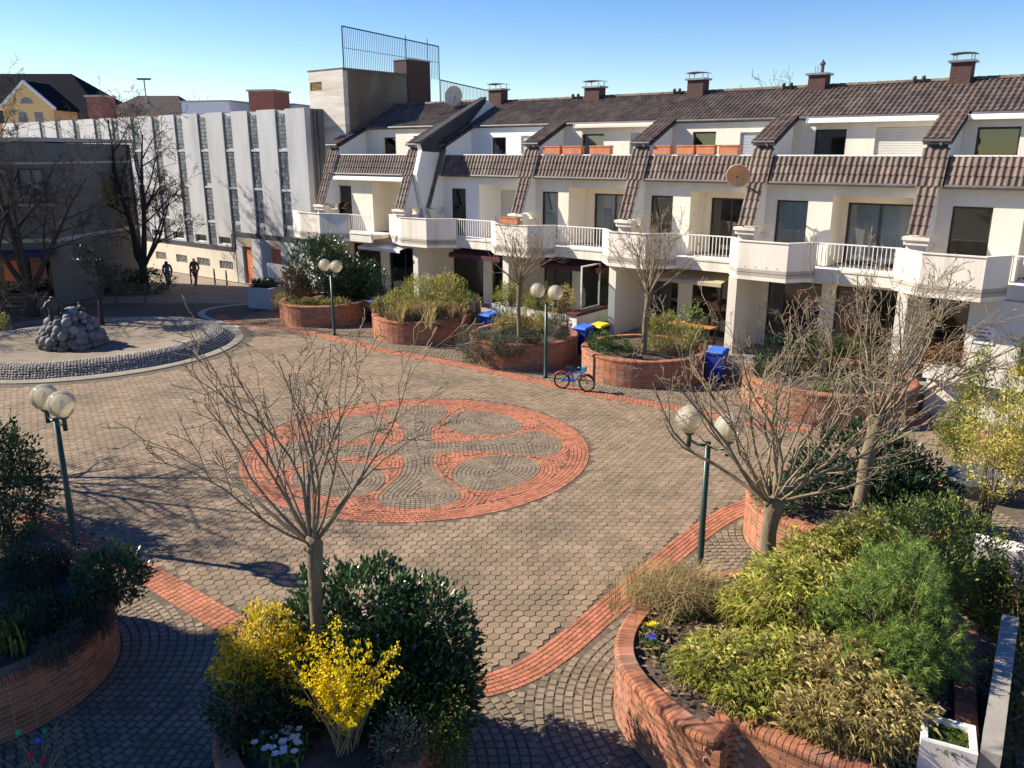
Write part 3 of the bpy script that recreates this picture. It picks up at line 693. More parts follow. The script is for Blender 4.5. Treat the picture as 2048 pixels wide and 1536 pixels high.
def cfgs():
    L = []
    L.append(dict(door=(-25.85, -24.7), log=(-23.1, -20.3), ldoor=(-22.6, -20.7), lshut=1, attic=[(-24.4, -23.5, 8.25, 'curtain'), (-22.2, -20.9, 8.3, 'none')], ground=[(-25.3, -23.2, 2, 'none'), (-22.6, -20.4, 2, 'none')], ribs=(0.0, 5.85)))
    L.append(dict(door=(-18.9, -17.95), log=(-17.1, -14.55), ldoor=(-16.9, -14.8), lshut=1, dfill='curtain', white=1, dframe=None, attic=[(-18.1, -17.2, 8.2, 'none'), (-16.3, -14.9, 8.25, 'shut')], ground=[(-19.3, -17.3, 1, 'none'), (-16.8, -14.4, 2, 'none')]))
    L.append(dict(door=(-13.5, -12.6), log=(-12.05, -9.1), ldoor=(-11.6, -9.5), attic=[(-12.86, -11.7, 8.28, 'curtain'), (-10.4, -9.3, 8.3, 'shut', m_shutg)], ground=[(-13.7, -12.1, 1, 'none'), (-11.6, -8.95, 2, 'none')]))
    L.append(dict(door=(-8.1, -7.1), log=(-6.35, -4.1), ldoor=(-6.1, -4.4), dfill='none', lfill='none', attic=[(-7.48, -6.46, 8.3, 'none'), (-5.45, -4.3, 8.25, 'shut', m_shutg)], ground=[(-8.3, -6.9, 1, 'none'), (-6.3, -3.9, 2, 'none')]))
    L.append(dict(door=(-2.97, -1.82), log=(-.98, 1.6), ldoor=(-.85, 1.35), attic=[(-2.56, -1.42, 8.31, 'none'), (-.43, 1.55, 8.35, 'shut')], ground=[(-3.2, -1.2, 1, 'none'), (-.7, 1.75, 2, 'none')]))
    L.append(dict(door=(2.75, 3.9), log=(4.75, 7.3), ldoor=(4.95, 7.1), dfill='none', attic=[(2.75, 4.0, 8.3, 'none'), (5.0, 7.0, 8.3, 'shut')], ground=[(2.4, 3.85, 1, 'none'), (5.4, 7.4, 2, 'none')]))
    return L
HC = cfgs()
for i in range(6):
    HC[i]['rail'] = (bays[i][3][0], bays[i + 1][0][0]) if i < 5 else (bays[5][3][0], 7.0)
HOUSES = [house(i, -RIB[i], -RIB[i + 1], 1.2 if i == 0 else 0, names[i], bays[i], HC[i]) for i in range(6)]

# fire wall that closes the projecting end house
fw = MB(); h0 = HOUSES[0]; xw = RIB[0] - RIB[1]
fw.xprism([(-.35, 3.3), (-.35, 4.98), (.62 - 1.2 - .16, 6.5), (1.05 - 1.2 - .2, 7.6), (.9 - 1.2 - .2, 7.95), (5.4 - 1.2, 10.08), (8.2, 8.2), (8.2, 0), (1.0, 0), (1.0, 3.3)], xw - .16, xw + .09)
fwo = fw.build('fire_wall', m_wallw, h0)
sc_ = MB(); sc_.xprism([(-.3, 7.55), (.95, 7.5), (3.0, 8.9), (4.2, 9.9), (4.2, 10.05), (-.45, 7.9)], xw + .095, xw + .13); sc_.build('slate_cladding', m_dark, fwo)
cp_ = MB(); cp_.xprism([(-.56, 7.9), (4.2, 10.09), (4.2, 10.17), (-.6, 7.97)], xw - .24, xw + .17); cp_.build('coping', m_dark, fwo)
# ------------------------------------------------------------------ things on the houses: chimneys, dishes, boxes, awnings
m_cbrick = mat('chimney_brick', (.12, .062, .05), (.08, .048, .042), rough=.9, scale=9, bump=.4, bscale=40)
m_dish = mat('dish_metal', (.62, .58, .55), (.52, .48, .45), rough=.5, scale=3)
m_dishr = mat('dish_rust', (.62, .34, .16), (.52, .29, .15), rough=.6, scale=2.5)
def chimney(i, ua, ub, zt, label, cowl=True):
    """brick stack on the ridge with slab and tin cowl; built on the house roof"""
    e = empty('chimney', F(-(ua + ub) / 2, 5.3, 9.4), FROT, label, 'chimney', 'chimneys on the ridge'); w = (ua - ub) / 2 - .04
    b = MB(); H = zt - 9.4; n = int(H / .075)
    for k in range(n): 
        q = .004 * (k % 2); b.box(-w + q, w - q, -.28 + q, .28 - q, k * .075, k * .075 + .067)
    b.box(-w + .012, w - .012, -.268, .268, 0, n * .075); b.build('stack', m_cbrick, e)
    s_ = MB(); s_.box(-w - .09, w + .09, -.36, .36, n * .075 + .001, n * .075 + .075); s_.build('slab', m_metal, e)
    zz = n * .075 + .075
    if cowl:
        for sx in (-1, 1):
            for sy in (-1, 1):
                l = MB(); l.box(sx * w * .85 - .012, sx * w * .85 + .012, sy * .24 - .012, sy * .24 + .012, zz, zz + .2); l.build('leg', m_metal, e)
        c = MB(); N_ = 8
        for k in range(N_):
            a0, a1 = -1 + 2 * k / N_, -1 + 2 * (k + 1) / N_; z0, z1 = zz + .2 + .035 * (1 - a0 * a0), zz + .2 + .035 * (1 - a1 * a1)
            c.add([(a0 * (w + .06), -.34, z0), (a1 * (w + .06), -.34, z1), (a1 * (w + .06), .34, z1), (a0 * (w + .06), .34, z0), (a0 * (w + .06), -.34, z0 + .02), (a1 * (w + .06), -.34, z1 + .02), (a1 * (w + .06), .34, z1 + .02), (a0 * (w + .06), .34, z0 + .02)], [(0, 3, 2, 1), (4, 5, 6, 7), (0, 1, 5, 4), (2, 3, 7, 6)])
        c.build('cowl', m_gut, e)
    else:
        p = MB(); p.tube([(.08, 0, zz), (.08, 0, zz + .3)], .07, 10); p.lathe([(.1, .3), (.12, .34), (.05, .44), (.02, .5)], 10, (.08, 0, zz)); p.build('flue_pipe', m_gut, e)
        for sx in (-.55, -.25):
            l = MB(); l.tube([(sx * w, 0, zz), (sx * w, 0, zz + .28)], .012, 5); l.build('rod', m_metal, e)
    return e
chimney(5, -1.2, -1.95, 10.55, 'brick chimney with flat tin cowl at the right end of the roof')
chimney(4, 3.8, 3.05, 10.38, 'brick chimney with a small black flue pipe and no cowl', False)
chimney(3, 8.97, 8.15, 10.5, 'brick chimney with flat cowl above the satellite dish house')
chimney(2, 14.25, 13.35, 10.42, 'brick chimney with flat cowl above the maroon awnings')
chimney(1, 20.1, 19.2, 10.6, 'brick chimney with flat cowl next to the roof railing')
for u_, z_ in ((-.35, 10.0), (-.05, 10.0), (4.5, 10), (4.8, 10), (9.4, 10), (9.65, 10), (14.7, 10), (15.0, 10)):
    v = MB(); v.lathe([(.045, 0), (.045, .2), (.08, .21), (.07, .3), (.03, .32)], 8); o = v.build('vent_pipe', m_gut, None, True, F(-u_, 5.25, 9.85))
    ch_ = {-1: 'the chimney at the right end', 4: 'the chimney with the flue pipe', 9: 'the chimney above the dish house', 14: 'the chimney above the maroon awnings', 15: 'the chimney above the maroon awnings'}[math.floor(u_)]
    tag(o, 'small dark vent pipe, %s of the pair beside %s' % ('left' if u_ in (-.05, 4.8, 9.65, 15.0) else 'right', ch_), 'vent pipe', 'vent pipes on the ridge')
def dish(loc, rz, tilt, r, m, label, polevec):
    e = empty('satellite_dish', loc, rz, label, 'satellite dish')
    b = MB(); N_, R_ = 20, 6
    for side in (0, 1):
        for j in range(R_ + 1):
            q = j / R_
            for k in range(N_):
                a = 2 * math.pi * k / N_; x, z = q * r * math.cos(a), q * r * 1.08 * math.sin(a); y = -.16 * r * (q * q) - .012 * side
                zz = z * math.cos(tilt) - y * math.sin(tilt); yy = y * math.cos(tilt) + z * math.sin(tilt); b.v.append((x, yy, zz))
        o_ = side * (R_ + 1) * N_
        for j in range(R_):
            for k in range(N_):
                f = (o_ + j * N_ + k, o_ + j * N_ + (k + 1) % N_, o_ + (j + 1) * N_ + (k + 1) % N_, o_ + (j + 1) * N_ + k); b.f.append(f if side else f[::-1]); b.m.append(0)
    b.build('reflector', m, e, True)
    rim = MB(); rim.tube([(r * math.cos(a), -.16 * r * math.cos(tilt) + r * 1.08 * math.sin(a) * math.sin(tilt), r * 1.08 * math.sin(a) * math.cos(tilt) + .16 * r * math.sin(tilt)) for a in np.linspace(0, 2 * math.pi, 25)], .018, 5, False); rim.build('rim', m_dish, e, True)
    a_ = MB(); a_.tube([(0, -.1, -r * .95), (0, -.6 * r, -.35 * r), (0, -1.0 * r, -.1 * r)], .018, 6); a_.build('arm', m_metal, e)
    l = MB(); l.tube([(0, -1.0 * r, -.12 * r), (0, -.86 * r, -.07 * r)], .045, 8); l.build('receiver', m_gut, e)
    p = MB(); p.tube([(0, .05, 0), (0, .12, -.1), polevec], .03, 8); p.build('mast', m_metal, e)
    return e
u1, z1 = fu(1476, 350, .35); dish(F(-u1, -.35, z1), FROT + .35, -.45, .40, m_dishr, 'rust-brown satellite dish on the tiled parapet', (0, .75, -.25))
u1, z1 = fu(906, 191, -3.4); dish(F(-u1, 3.4, z1), FROT + 1.0, -.3, .44, m_dish, 'pale satellite dish on the far roof near the tower', (0, .15, -1.05))
# terracotta boxes
def boxes(lst, d, z, labels, w=.9):
    for (xa, xb, y), lb in zip(lst, labels):
        ua = fu(xa, y, d)[0]; ub = fu(xb, y, d)[0]; clay_pot(None, F(-(ua + ub) / 2, -d, z), ua - ub - .04, .3, .34, FROT, label=lb)
boxes([(1088, 1124, 305), (1127, 1167, 305), (1181, 1224, 305)], -1.02, 7.432, ['leftmost terracotta box of three on the roof terrace wall', 'middle terracotta box of three on the roof terrace wall', 'terracotta box standing apart, nearest the grey shutter'])
boxes([(1308, 1345, 305), (1354, 1392, 305), (1394, 1433, 305), (1438, 1480, 305)], -1.02, 7.432, ['first of four terracotta boxes behind the satellite dish parapet', 'second of four terracotta boxes behind the satellite dish parapet', 'third of four terracotta boxes behind the satellite dish parapet', 'last of four terracotta boxes, nearest the satellite dish'])
u1, u2 = fu(1002, 440, 1.3)[0], fu(1040, 440, 1.3)[0]; clay_pot(None, F(-(u1 + u2) / 2, -1.33, 4.6), .98, .26, .3, FROT, label='terracotta box with dry plants on the balcony wall')
# awning cassettes and awnings
def cassette(xa, xb, y, d, label, m=None, r=.1, z=None):
    (ua, za), (ub, zb) = fu(xa, y, d), fu(xb, y, d); z = z or za
    e = empty('awning_cassette', F(-ua, -d, z), FROT, label, 'awning'); L = ua - ub; m = m or m_awnw
    b = MB(); b.xprism([(-r, -.03), (-r * .7, r * .6), (0, r * .8), (r * .9, r * .7), (r, -r * .4), (0, -r * .8), (-r * .8, -r * .6)], 0, L); b.build('housing', m, e)
    for x in (-.02, L): 
        c = MB(); c.box(x, x + .02, -r * 1.1, r * 1.1, -r * .9, r * .9); c.build('end_cap', m_framew, e)
    f = MB(); f.box(.04, L - .04, -r - .02, -r - .001, -.09, -.02); f.build('front_bar', m, e)
    return e
cassette(1616, 1878, 240, -2.7, 'long white rolled-up awning above the closed attic shutter', z=8.62)
cassette(1938, 2110, 240, -2.7, 'white rolled-up awning under the eaves at the right picture edge', z=8.62)
cassette(1150, 1310, 248, -2.7, 'striped rolled-up awning above the three terracotta boxes', mat('striped_canvas', (.62, .42, .33), (.74, .66, .55), rough=.8, scale=14, stretch=(.1, .1, 6)), z=8.62)
cassette(668, 812, 357, .6, 'white rolled-up awning under the tiles of the end house', r=.14, z=6.27)
def awning(xl, xr, y0, out, z, drop, m, label, scallop=True):
    e = empty('awning', F(xl, y0, z), FROT, label, 'awning'); L = xr - xl; b = MB()
    b.add([(0, 0, 0), (L, 0, 0), (L, -out, -drop), (0, -out, -drop), (0, 0, -.02), (L, 0, -.02), (L, -out, -drop - .02), (0, -out, -drop - .02)], [(0, 1, 2, 3), (7, 6, 5, 4), (0, 3, 7, 4), (1, 5, 6, 2), (2, 6, 7, 3)]); b.build('canvas', m, e)
    v = MB(); n = int(L / .16)
    for k in range(n):
        x = L * k / n; w = L / n
        pts = [(x, -out - .002, -drop - .02), (x, -out - .002, -drop - .14)] + [(x + w * (.5 - .5 * math.cos(math.pi * q)), -out - .002, -drop - .14 - (.07 * math.sin(math.pi * q) if scallop else 0)) for q in (.25, .5, .75)] + [(x + w, -out - .002, -drop - .14), (x + w, -out - .002, -drop - .02)]
        v.add(pts, [tuple(range(len(pts)))])
    v.build('valance', m, e)
    for x in (.25, L - .25):
        a_ = MB(); a_.tube([(x, 0, -.1), (x + (.1 if x < 1 else -.1), -out * .5, -drop * .5 - .12), (x, -out + .02, -drop - .06)], .02, 6); a_.build('arm', m_white, e)
    return e
awning(-18.0, -14.9, .9, 1.25, 3.2, .22, m_maroon, 'maroon scalloped awning over the terrace with low white planter')
awning(-12.6, -9.4, .9, 1.3, 3.2, .25, m_maroon, 'maroon scalloped awning beside the glass wind screen')
awning(-6.9, -4.2, .9, 1.5, 3.2, .3, m_yelc, 'pale yellow awning under the balcony with the white railing', False)
awning(-23.4, -20.4, -.2, 1.0, 3.2, .2, m_awnw, 'white awning over the terrace of the end house', False)
# ------------------------------------------------------------------ tower, white building, grey building and what lies behind
m_tow = mat('board_concrete', (.66, .60, .52), (.50, .45, .38), rough=.95, scale=1.1, stretch=(.3, .3, 3.2), bump=.5, bscale=7, c3=(.40, .34, .27), s3=.9)
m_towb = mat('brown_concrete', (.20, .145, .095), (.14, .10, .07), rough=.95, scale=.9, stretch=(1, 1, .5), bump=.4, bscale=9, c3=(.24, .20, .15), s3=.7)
m_whb = mat('white_panel', (.48, .475, .465), (.40, .395, .388), rough=.9, scale=1.0, stretch=(1, 1, .3), bump=.12, bscale=35, c3=(.33, .32, .31), s3=.6)
m_crm = mat('cream_plinth', (.72, .63, .50), (.63, .54, .42), rough=.9, scale=1.0, bump=.1)
m_band = mat('dark_band', (.05, .05, .055), (.035, .035, .04), rough=.7, scale=3)
m_gbrick = mat('glass_brick', (.16, .17, .19), (.09, .10, .115), rough=.18, scale=7, island=.5, spec=.6)
m_orange = mat('orange_door', (.60, .19, .085), (.52, .16, .07), rough=.7, scale=2)
m_rail = mat('blue_green_steel', (.035, .075, .10), (.025, .055, .075), rough=.5, scale=3)
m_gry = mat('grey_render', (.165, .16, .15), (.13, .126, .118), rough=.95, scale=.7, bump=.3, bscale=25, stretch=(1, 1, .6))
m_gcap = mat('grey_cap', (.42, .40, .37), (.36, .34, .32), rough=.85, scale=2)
m_rbrick = mat('red_brick_far', (.33, .12, .08), (.24, .085, .06), rough=.9, scale=7, stretch=(1, 1, 3), bump=.3)
m_slate = mat('blue_slate', (.008, .010, .017), (.006, .007, .012), rough=.95, spec=.05, scale=5, stretch=(1, 1, 3), bump=.3, bscale=15)
m_brroof = mat('brown_roof', (.045, .027, .022), (.03, .019, .016), rough=.8, scale=6, bump=.4, bscale=12)
m_yel = mat('yellow_render', (.72, .50, .24), (.66, .45, .2), rough=.9, scale=1)
m_pale = mat('pale_block', (.62, .63, .65), (.55, .56, .58), rough=.8, scale=1)
# tower at the end of the row (facade coordinates, x=-u, y=-d)
T = empty('stair_tower', F(-28.8, .6, 0), FROT, 'raw concrete tower at the left end of the houses with fence on top', 'tower')
TH = [(.13, 1.1, 10.62, 11.05), (.1, .7, 8.45, 8.87), (.06, .66, 5.94, 6.3)]
b = MB(); wall_with_holes(b, 0, 2.8, 0, 11.6, 0, .3, TH); b.box(0, .3, .301, 4.5, 0, 11.599); b.build('front_wall', m_tow, T)
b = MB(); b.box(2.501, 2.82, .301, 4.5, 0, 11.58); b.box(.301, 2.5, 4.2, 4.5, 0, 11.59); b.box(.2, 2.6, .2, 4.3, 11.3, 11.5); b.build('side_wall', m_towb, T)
for k, (x0, x1, z0, z1) in enumerate(TH):
    b = MB(); n = 7
    if k == 0:
        for j in range(n): zz = z0 + (z1 - z0) * j / n; b.xprism([(.03, zz), (.12, zz + .05), (.12, zz + .06), (.03, zz + .012)], x0, x1)
        b.build('louvre', mat('wood_louvre', (.42, .27, .14), (.33, .2, .1), rough=.8, scale=8), T)
    else:
        b.box(x0, x1, .12, .16, z0, z1); b.build('window', m_gbrick, T)
b = MB(); b.box(2.821, 2.86, .0, 4.5, 11.53, 11.65); b.box(-.03, 2.82, -.03, .25, 11.601, 11.65); b.build('coping', m_gut, T)
# brick flue rising behind it, and the steel fence (plane along the tower's right side)
C_ = empty('brick_flue', F(-27.0, 5.1, 9.0), FROT, 'tall square brick flue behind the concrete tower', 'chimney')
b = MB(); n = 45
for k in range(n): q = .005 * (k % 2); b.box(0 + q, 1.1 - q, 0 + q, 1.75 - q, k * .075, k * .075 + .066)
b.box(.015, 1.085, .015, 1.735, 0, n * .075); b.build('stack', m_cbrick, C_)
b = MB(); b.box(-.04, 1.14, -.04, 1.79, n * .075, n * .075 + .06); b.build('slab', m_metal, C_)
def fence(y0, y1, z0, z1, zend, label, mid=True):
    e = empty('roof_fence', F(-25.98, y0, z0), FROT, label, 'fence'); L = y1 - y0
    fr = MB(); fr.tube([(0, 0, 0), (0, 0, z1 - z0)], .035, 6); fr.tube([(0, 0, z1 - z0), (0, L, zend - z0)], .035, 6); fr.tube([(0, L, zend - z0), (0, L, 0)], .03, 6)
    if mid: fr.tube([(0, 0, (z1 - z0) * .52), (0, L, (zend - z0) * .52)], .014, 5)
    fr.build('frame', m_rail, e); n = int(L / .125)
    bar = MB(); bar.box(-.009, .009, -.009, .009, 0, 1); me = bar.mesh('bar', m_rail)
    for k in range(1, n): link('bar', me, e, (0, L * k / n, 0), None, (1, 1, (z1 - z0) + (zend - z1) * k / n))
    for f in (.63, .87) if mid else (): p = MB(); p.tube([(0, L * f, 0), (0, L * f, z1 - z0)], .022, 6); p.build('post', m_rail, e)
fence(.68, 7.65, 11.5, 13.6, 13.27, 'tall blue-green barred fence on top of the concrete tower')
fence(7.7, 12.1, 9.6, 11.5, 11.13, 'lower blue-green barred fence running back behind the satellite dish', False)
# white building with vertical glass strips
Wd = empty('white_building', F(-66.55, -.6, 0), FROT, 'long white building with tall vertical strips of glass bricks', 'building')
wx = lambda u_: 66 - u_
strips = [58.58, 55.87, 53.0, 49.91, 47.4, 44.8, 42.15, 39.51, 36.92, 34.3, 31.84, 29.29]; sw = .9
Lw = 66 - 27.2
ed = [0] + sum([[wx(s_) - sw / 2, wx(s_) + sw / 2] for s_ in strips], []) + [Lw]
for k in range(0, len(ed) - 1, 2):
    b = MB(); x0, x1 = ed[k], ed[k + 1]; mid = 66 - (x0 + x1) / 2; zb = 3.0 if mid < 34.5 else 2.06
    hl = [(x0 + .2, x1 - .25, 2.18, 2.62)] if 34.5 < mid < 46 else []
    wall_with_holes(b, x0, x1, zb, 9.72, 0, .35, hl); o = b.build('wall_panel', m_whb, Wd)
    for h_ in hl:
        window(o, h_[0], h_[1], h_[2], h_[3], 0, 1, m_framew, 'none', .05)
gb = MB(); gb.box(-.058, .058, 0, .03, .008, .138); 
for s_ in strips:
    x = wx(s_); zb = 3.0 if s_ < 34.5 else 2.06
    bk = MB(); bk.box(x - sw / 2, x + sw / 2, .11, .35, zb, 9.66); bo = bk.build('strip_back', m_gcap, Wd)
    q = []; nz = int((9.5 - zb) / .215)
    for j in range(nz):
        z0 = zb + j * (9.5 - zb) / nz
        if any(abs(z0 - zz) < .12 for zz in (7.56, 5.45, 3.4)): continue
        for i in range(4):
            xx = x - sw / 2 + .02 + i * (sw - .04) / 4; w2 = (sw - .04) / 4 - .02
            q.append([(xx, .08, z0 + .02), (xx + w2, .08, z0 + .02), (xx + w2, .109, z0 + .02), (xx, .109, z0 + .02), (xx, .08, z0 + .2), (xx + w2, .08, z0 + .2), (xx + w2, .109, z0 + .2), (xx, .109, z0 + .2)])
    bulk('glass_bricks', q, 8, m_gbrick, bo, kind='stuff', quads=[(0, 1, 5, 4), (1, 2, 6, 5), (4, 5, 6, 7), (3, 0, 4, 7)])
    for zz in (7.6, 5.5, 3.45):
        if zz > zb + .5: m_ = MB(); m_.box(x - sw / 2, x + sw / 2, .04, .109, zz - .05, zz + .06); m_.build('floor_band', m_whb, Wd)
xs0 = wx(34.6)
b = MB(); b.box(0, xs0, -.06, .3, 1.82, 2.059); b.box(xs0 - .25, xs0 + .1, -.061, .3, 2.06, 2.84); b.box(xs0 + .101, Lw, -.06, .3, 2.76, 2.999); b.build('dark_band', m_band, Wd)
b = MB(); ph = [(wx(a), wx(c), .68, 1.17) for a, c in ((43.97, 42.64), (41.41, 40.07), (38.92, 37.48), (36.41, 34.97))]
wall_with_holes(b, 0, xs0, -.02, 1.819, -.02, .3, ph); b.build('plinth', m_crm, Wd)
for h_ in ph:
    o = window(Wd, h_[0], h_[1], h_[2], h_[3], -.02, 1, m_frame, 'none', .04, name='cellar_window')
    for j in range(9): g_ = MB(); xx = h_[0] + .08 + (h_[1] - h_[0] - .16) * j / 8; g_.box(xx - .01, xx + .01, .03, .05, h_[2], h_[3]); g_.build('bar', m_white, o)
b = MB(); dh = [(wx(33.85), wx(32.9), 0, 2.2), (wx(31.08), wx(30.1), 0, 2.26)]
wall_with_holes(b, xs0 + .101, Lw, -.02, 2.759, -.02, .3, dh); b.build('entrance_wall', m_whb, Wd)
for h_ in dh:
    d_ = MB(); d_.box(h_[0], h_[1], .1, .16, .0, h_[3]); do = d_.build('door', m_orange, Wd)
    k_ = MB(); k_.tube([(h_[1] - .12, .08, 1.05), (h_[1] - .12, .04, 1.05), (h_[1] - .25, .04, 1.05)], .015, 6); k_.build('handle', m_metal, do)
    t_ = MB(); t_.box(h_[0] - .02, h_[1] + .02, -.03, -.021, h_[3] + .001, 2.7); t_.build('panel', mat('tan_panel', (.36, .28, .19), (.3, .23, .16), rough=.8, scale=3), Wd)
b = MB(); b.box(Lw - .3, Lw, .351, 14, 0, 9.7); b.build('end_wall', mat('end_wall_grey', (.20, .20, .205), (.13, .13, .135), rough=.9, scale=1.5, stretch=(1, 1, .3)), Wd)  # darkness of the recessed gap beside the tower put into the wall colour
for yy in (.55, .8): b = MB(); b.tube([(Lw + .07, yy, 0), (Lw + .07, yy, 9.6)], .05, 8); b.build('drainpipe', m_gut, Wd)
b = MB(); b.box(0, Lw, 13.7, 14, 0, 9.6); b.box(0, .3, .351, 13.69, 0, 9.6); b.box(.3, Lw - .3, .36, 13.69, 9.2, 9.45); b.build('rear_walls', m_whb, Wd)
# grey corner building in shade on the left
A_, B_ = np.array([-22.7, 41.4]), np.array([-22.2, 49.6]); dl = np.array([-.962, -.275])
foot = [A_, B_, B_ + dl * 14 + np.array([-.5, 0]), A_ + dl * 14]
G_ = empty('grey_building', (A_[0], A_[1], 0), 0, 'dark grey rendered corner building in shade behind bare trees', 'building')
def seg_wall(e, P, Q, z0, z1, holes, th, m, name, org):
    P, Q = np.array(P), np.array(Q); L = np.linalg.norm(Q - P); a = math.atan2(*(Q - P)[::-1]); b = MB()
    wall_with_holes(b, 0, L, z0, z1, 0, th, holes); return b.build(name, m, e, loc=(P[0] - org[0], P[1] - org[1], 0), rot=(0, 0, a))
LA = 14.0
# front face runs from its left end to the corner A; holes in metres from the left end
wl = [(LA - 7.4, LA - 6.1, 5.1, 6.75), (LA - 5.6, LA - 4.3, 5.1, 6.75), (LA - 2.75, LA - 1.7, 5.1, 6.75), (LA - 1.35, LA - .14, 5.1, 6.75), (LA - 9.5, LA - 4.4, .3, 2.6), (LA - 3.6, LA - .5, .3, 2.5)]
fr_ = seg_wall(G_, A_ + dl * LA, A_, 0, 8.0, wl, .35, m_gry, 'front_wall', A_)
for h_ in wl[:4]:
    window(fr_, h_[0], h_[1], h_[2], h_[3], .02, 2, m_frame, 'curtain', .07, recess=.05)  # pale curtains imitate the white building's bright reflection in these panes
m_shop = bpy.data.materials.new('lit_shop'); m_shop.use_nodes = True
_p = m_shop.node_tree.nodes['Principled BSDF']; _p.inputs['Base Color'].default_value = (.5, .25, .1, 1); _p.inputs['Emission Color'].default_value = (1, .5, .16, 1); _p.inputs['Emission Strength'].default_value = .35
for h_ in wl[4:]:
    o = window(fr_, h_[0], h_[1], h_[2], h_[3], .02, 3, m_frame, 'none', .07, name='shop_window')
lit = MB(); lit.box(wl[4][0] + .2, wl[4][0] + 2.2, .85, .9, 1.0, 2.3); lit.build('lit_interior', m_shop, fr_)
pst = [(wl[5][0] + .15, 1.5, .5, .85, m_orange), (wl[5][0] + 1.0, 1.35, 1.1, 1.0, m_orange), (wl[5][0] + 2.3, 1.45, .6, .8, m_rbrick)]
for x, z, w_, h2, mm in pst: q = MB(); q.box(x, x + w_, -.03, -.012, z, z + h2); q.build('poster', mm, fr_)
for zz, hh in ((4.95, .12), (6.95, .1), (3.2, .18)): q = MB(); q.box(0, LA + .05, -.07, -.001, zz, zz + hh); q.build('ledge', m_gcap, fr_)
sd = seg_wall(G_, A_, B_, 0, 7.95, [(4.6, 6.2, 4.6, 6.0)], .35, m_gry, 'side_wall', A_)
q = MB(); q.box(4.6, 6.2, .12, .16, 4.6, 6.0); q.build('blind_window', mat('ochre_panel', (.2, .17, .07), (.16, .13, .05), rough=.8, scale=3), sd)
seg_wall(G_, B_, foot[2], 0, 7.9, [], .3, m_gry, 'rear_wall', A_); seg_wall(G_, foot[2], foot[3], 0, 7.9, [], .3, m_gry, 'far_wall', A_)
for zz, hh in ((6.95, .1), (3.2, .18)): q = MB(); q.box(-.05, 8.2, -.07, -.001, zz, zz + hh); q.build('ledge', m_gcap, sd)
cap = MB(); pl = [(p[0] - A_[0], p[1] - A_[1]) for p in foot]; cc_ = np.mean(pl, 0); pl2 = [tuple(cc_ + (np.array(p) - cc_) * 1.02) for p in pl]
cap.prism(pl2, 8.01, 8.2); cap.build('roof_edge', m_gcap, G_)
# entrance canopy and round blind of the shop
cn = MB(); cn.box(LA - 4.4, LA - .2, -1.5, -.001, 2.62, 2.85); m_navy = mat('navy_canvas', (.03, .035, .095), (.022, .026, .07), rough=.8, scale=4); cn.build('canopy', m_navy, fr_)
bl = MB(); n = 10
for k in range(n):
    a0, a1 = math.pi / 2 * k / n, math.pi / 2 * (k + 1) / n
    bl.add([(LA - 7.8, -1.3 * math.sin(a0), 2.1 + 1.1 * math.cos(a0)), (LA - 5.0, -1.3 * math.sin(a0), 2.1 + 1.1 * math.cos(a0)), (LA - 5.0, -1.3 * math.sin(a1), 2.1 + 1.1 * math.cos(a1)), (LA - 7.8, -1.3 * math.sin(a1), 2.1 + 1.1 * math.cos(a1))], [(0, 1, 2, 3)])
    for x in (LA - 7.8, LA - 5.0): bl.add([(x, 0, 2.1), (x, -1.3 * math.sin(a0), 2.1 + 1.1 * math.cos(a0)), (x, -1.3 * math.sin(a1), 2.1 + 1.1 * math.cos(a1))], [(0, 1, 2)])
bl.build('round_blind', m_navy, fr_)
# wing of the photographer's own block, left of the picture: its shadow crosses the foreground
Wg = empty('neighbour_block', (-25.3, 17.15, 0), 0, 'tall rendered block left of the picture that shades the near paving', 'building')
wb = MB(); e1 = np.array([.72, -.695]); e2 = np.array([-.695, -.72])
pp = [(0, 0), tuple(e2 * 15), tuple(e2 * 15 + e1 * 12), tuple(e1 * 12)]
wb.prism(pp, 0, 14); wb.build('wall', m_wall, Wg)
rf = MB(); pr = [tuple(np.array(q) + (np.array(q) - np.mean(pp, 0)) * .02) for q in pp]; rf.prism(pr, 14.001, 14.2); rf.build('roof', m_dark, Wg)
for k in range(3):
    for z in (1.0, 4.0, 7.0, 10.0):
        c0 = e1 * (1.2 + k * 3.6); n1 = np.array([.695, .72]); w_ = MB(); w_.prism([tuple(c0 + n1 * .002), tuple(c0 + e1 * 1.4 + n1 * .002), tuple(c0 + e1 * 1.4 + n1 * .06), tuple(c0 + n1 * .06)][::-1], z, z + 1.6); w_.build('window', m_frame, Wg)
# far roofs behind the white building
def P70(x, y, t=66): return CAM + ray(x, y) * t
def gable_house(px, t, label, wallm, roofm, x0, x1, ye, yr, depth=9, rz=0.0, ridge=None):
    a = P70(x0, ye, t); b2 = P70(x1, ye, t); zt = P70((x0 + x1) / 2, yr, t)[2]; L = b2[0] - a[0]
    e = empty('far_house', (a[0], a[1], 0), rz, label, 'house'); w = MB(); w.box(0, L, 0, depth, 0, a[2]); w.build('wall', wallm, e)
    r = MB(); r0, r1 = ridge if ridge else (0, L)
    r.add([(-.3, -.4, a[2] - .05), (L + .3, -.4, a[2] - .05), (L + .3, depth + .4, a[2] - .05), (-.3, depth + .4, a[2] - .05), (r0, depth / 2, zt), (r1, depth / 2, zt)], [(0, 1, 5, 4), (1, 2, 5), (2, 3, 4, 5), (3, 0, 4), (3, 2, 1, 0)]); r.build('roof', roofm, e); return e, L, a, zt
e, L, a, zt = gable_house(0, 75, 'big old house with steep blue slate roof and yellow gable far left', m_yel, m_slate, -120, 218, 245, 138, 12, 0, (2, 9.6))
gp = P70(8, 235, 70); gp2 = P70(108, 235, 70); wz = P70(52, 163, 70)[2]; ev = P70(100, 216, 70)[2]
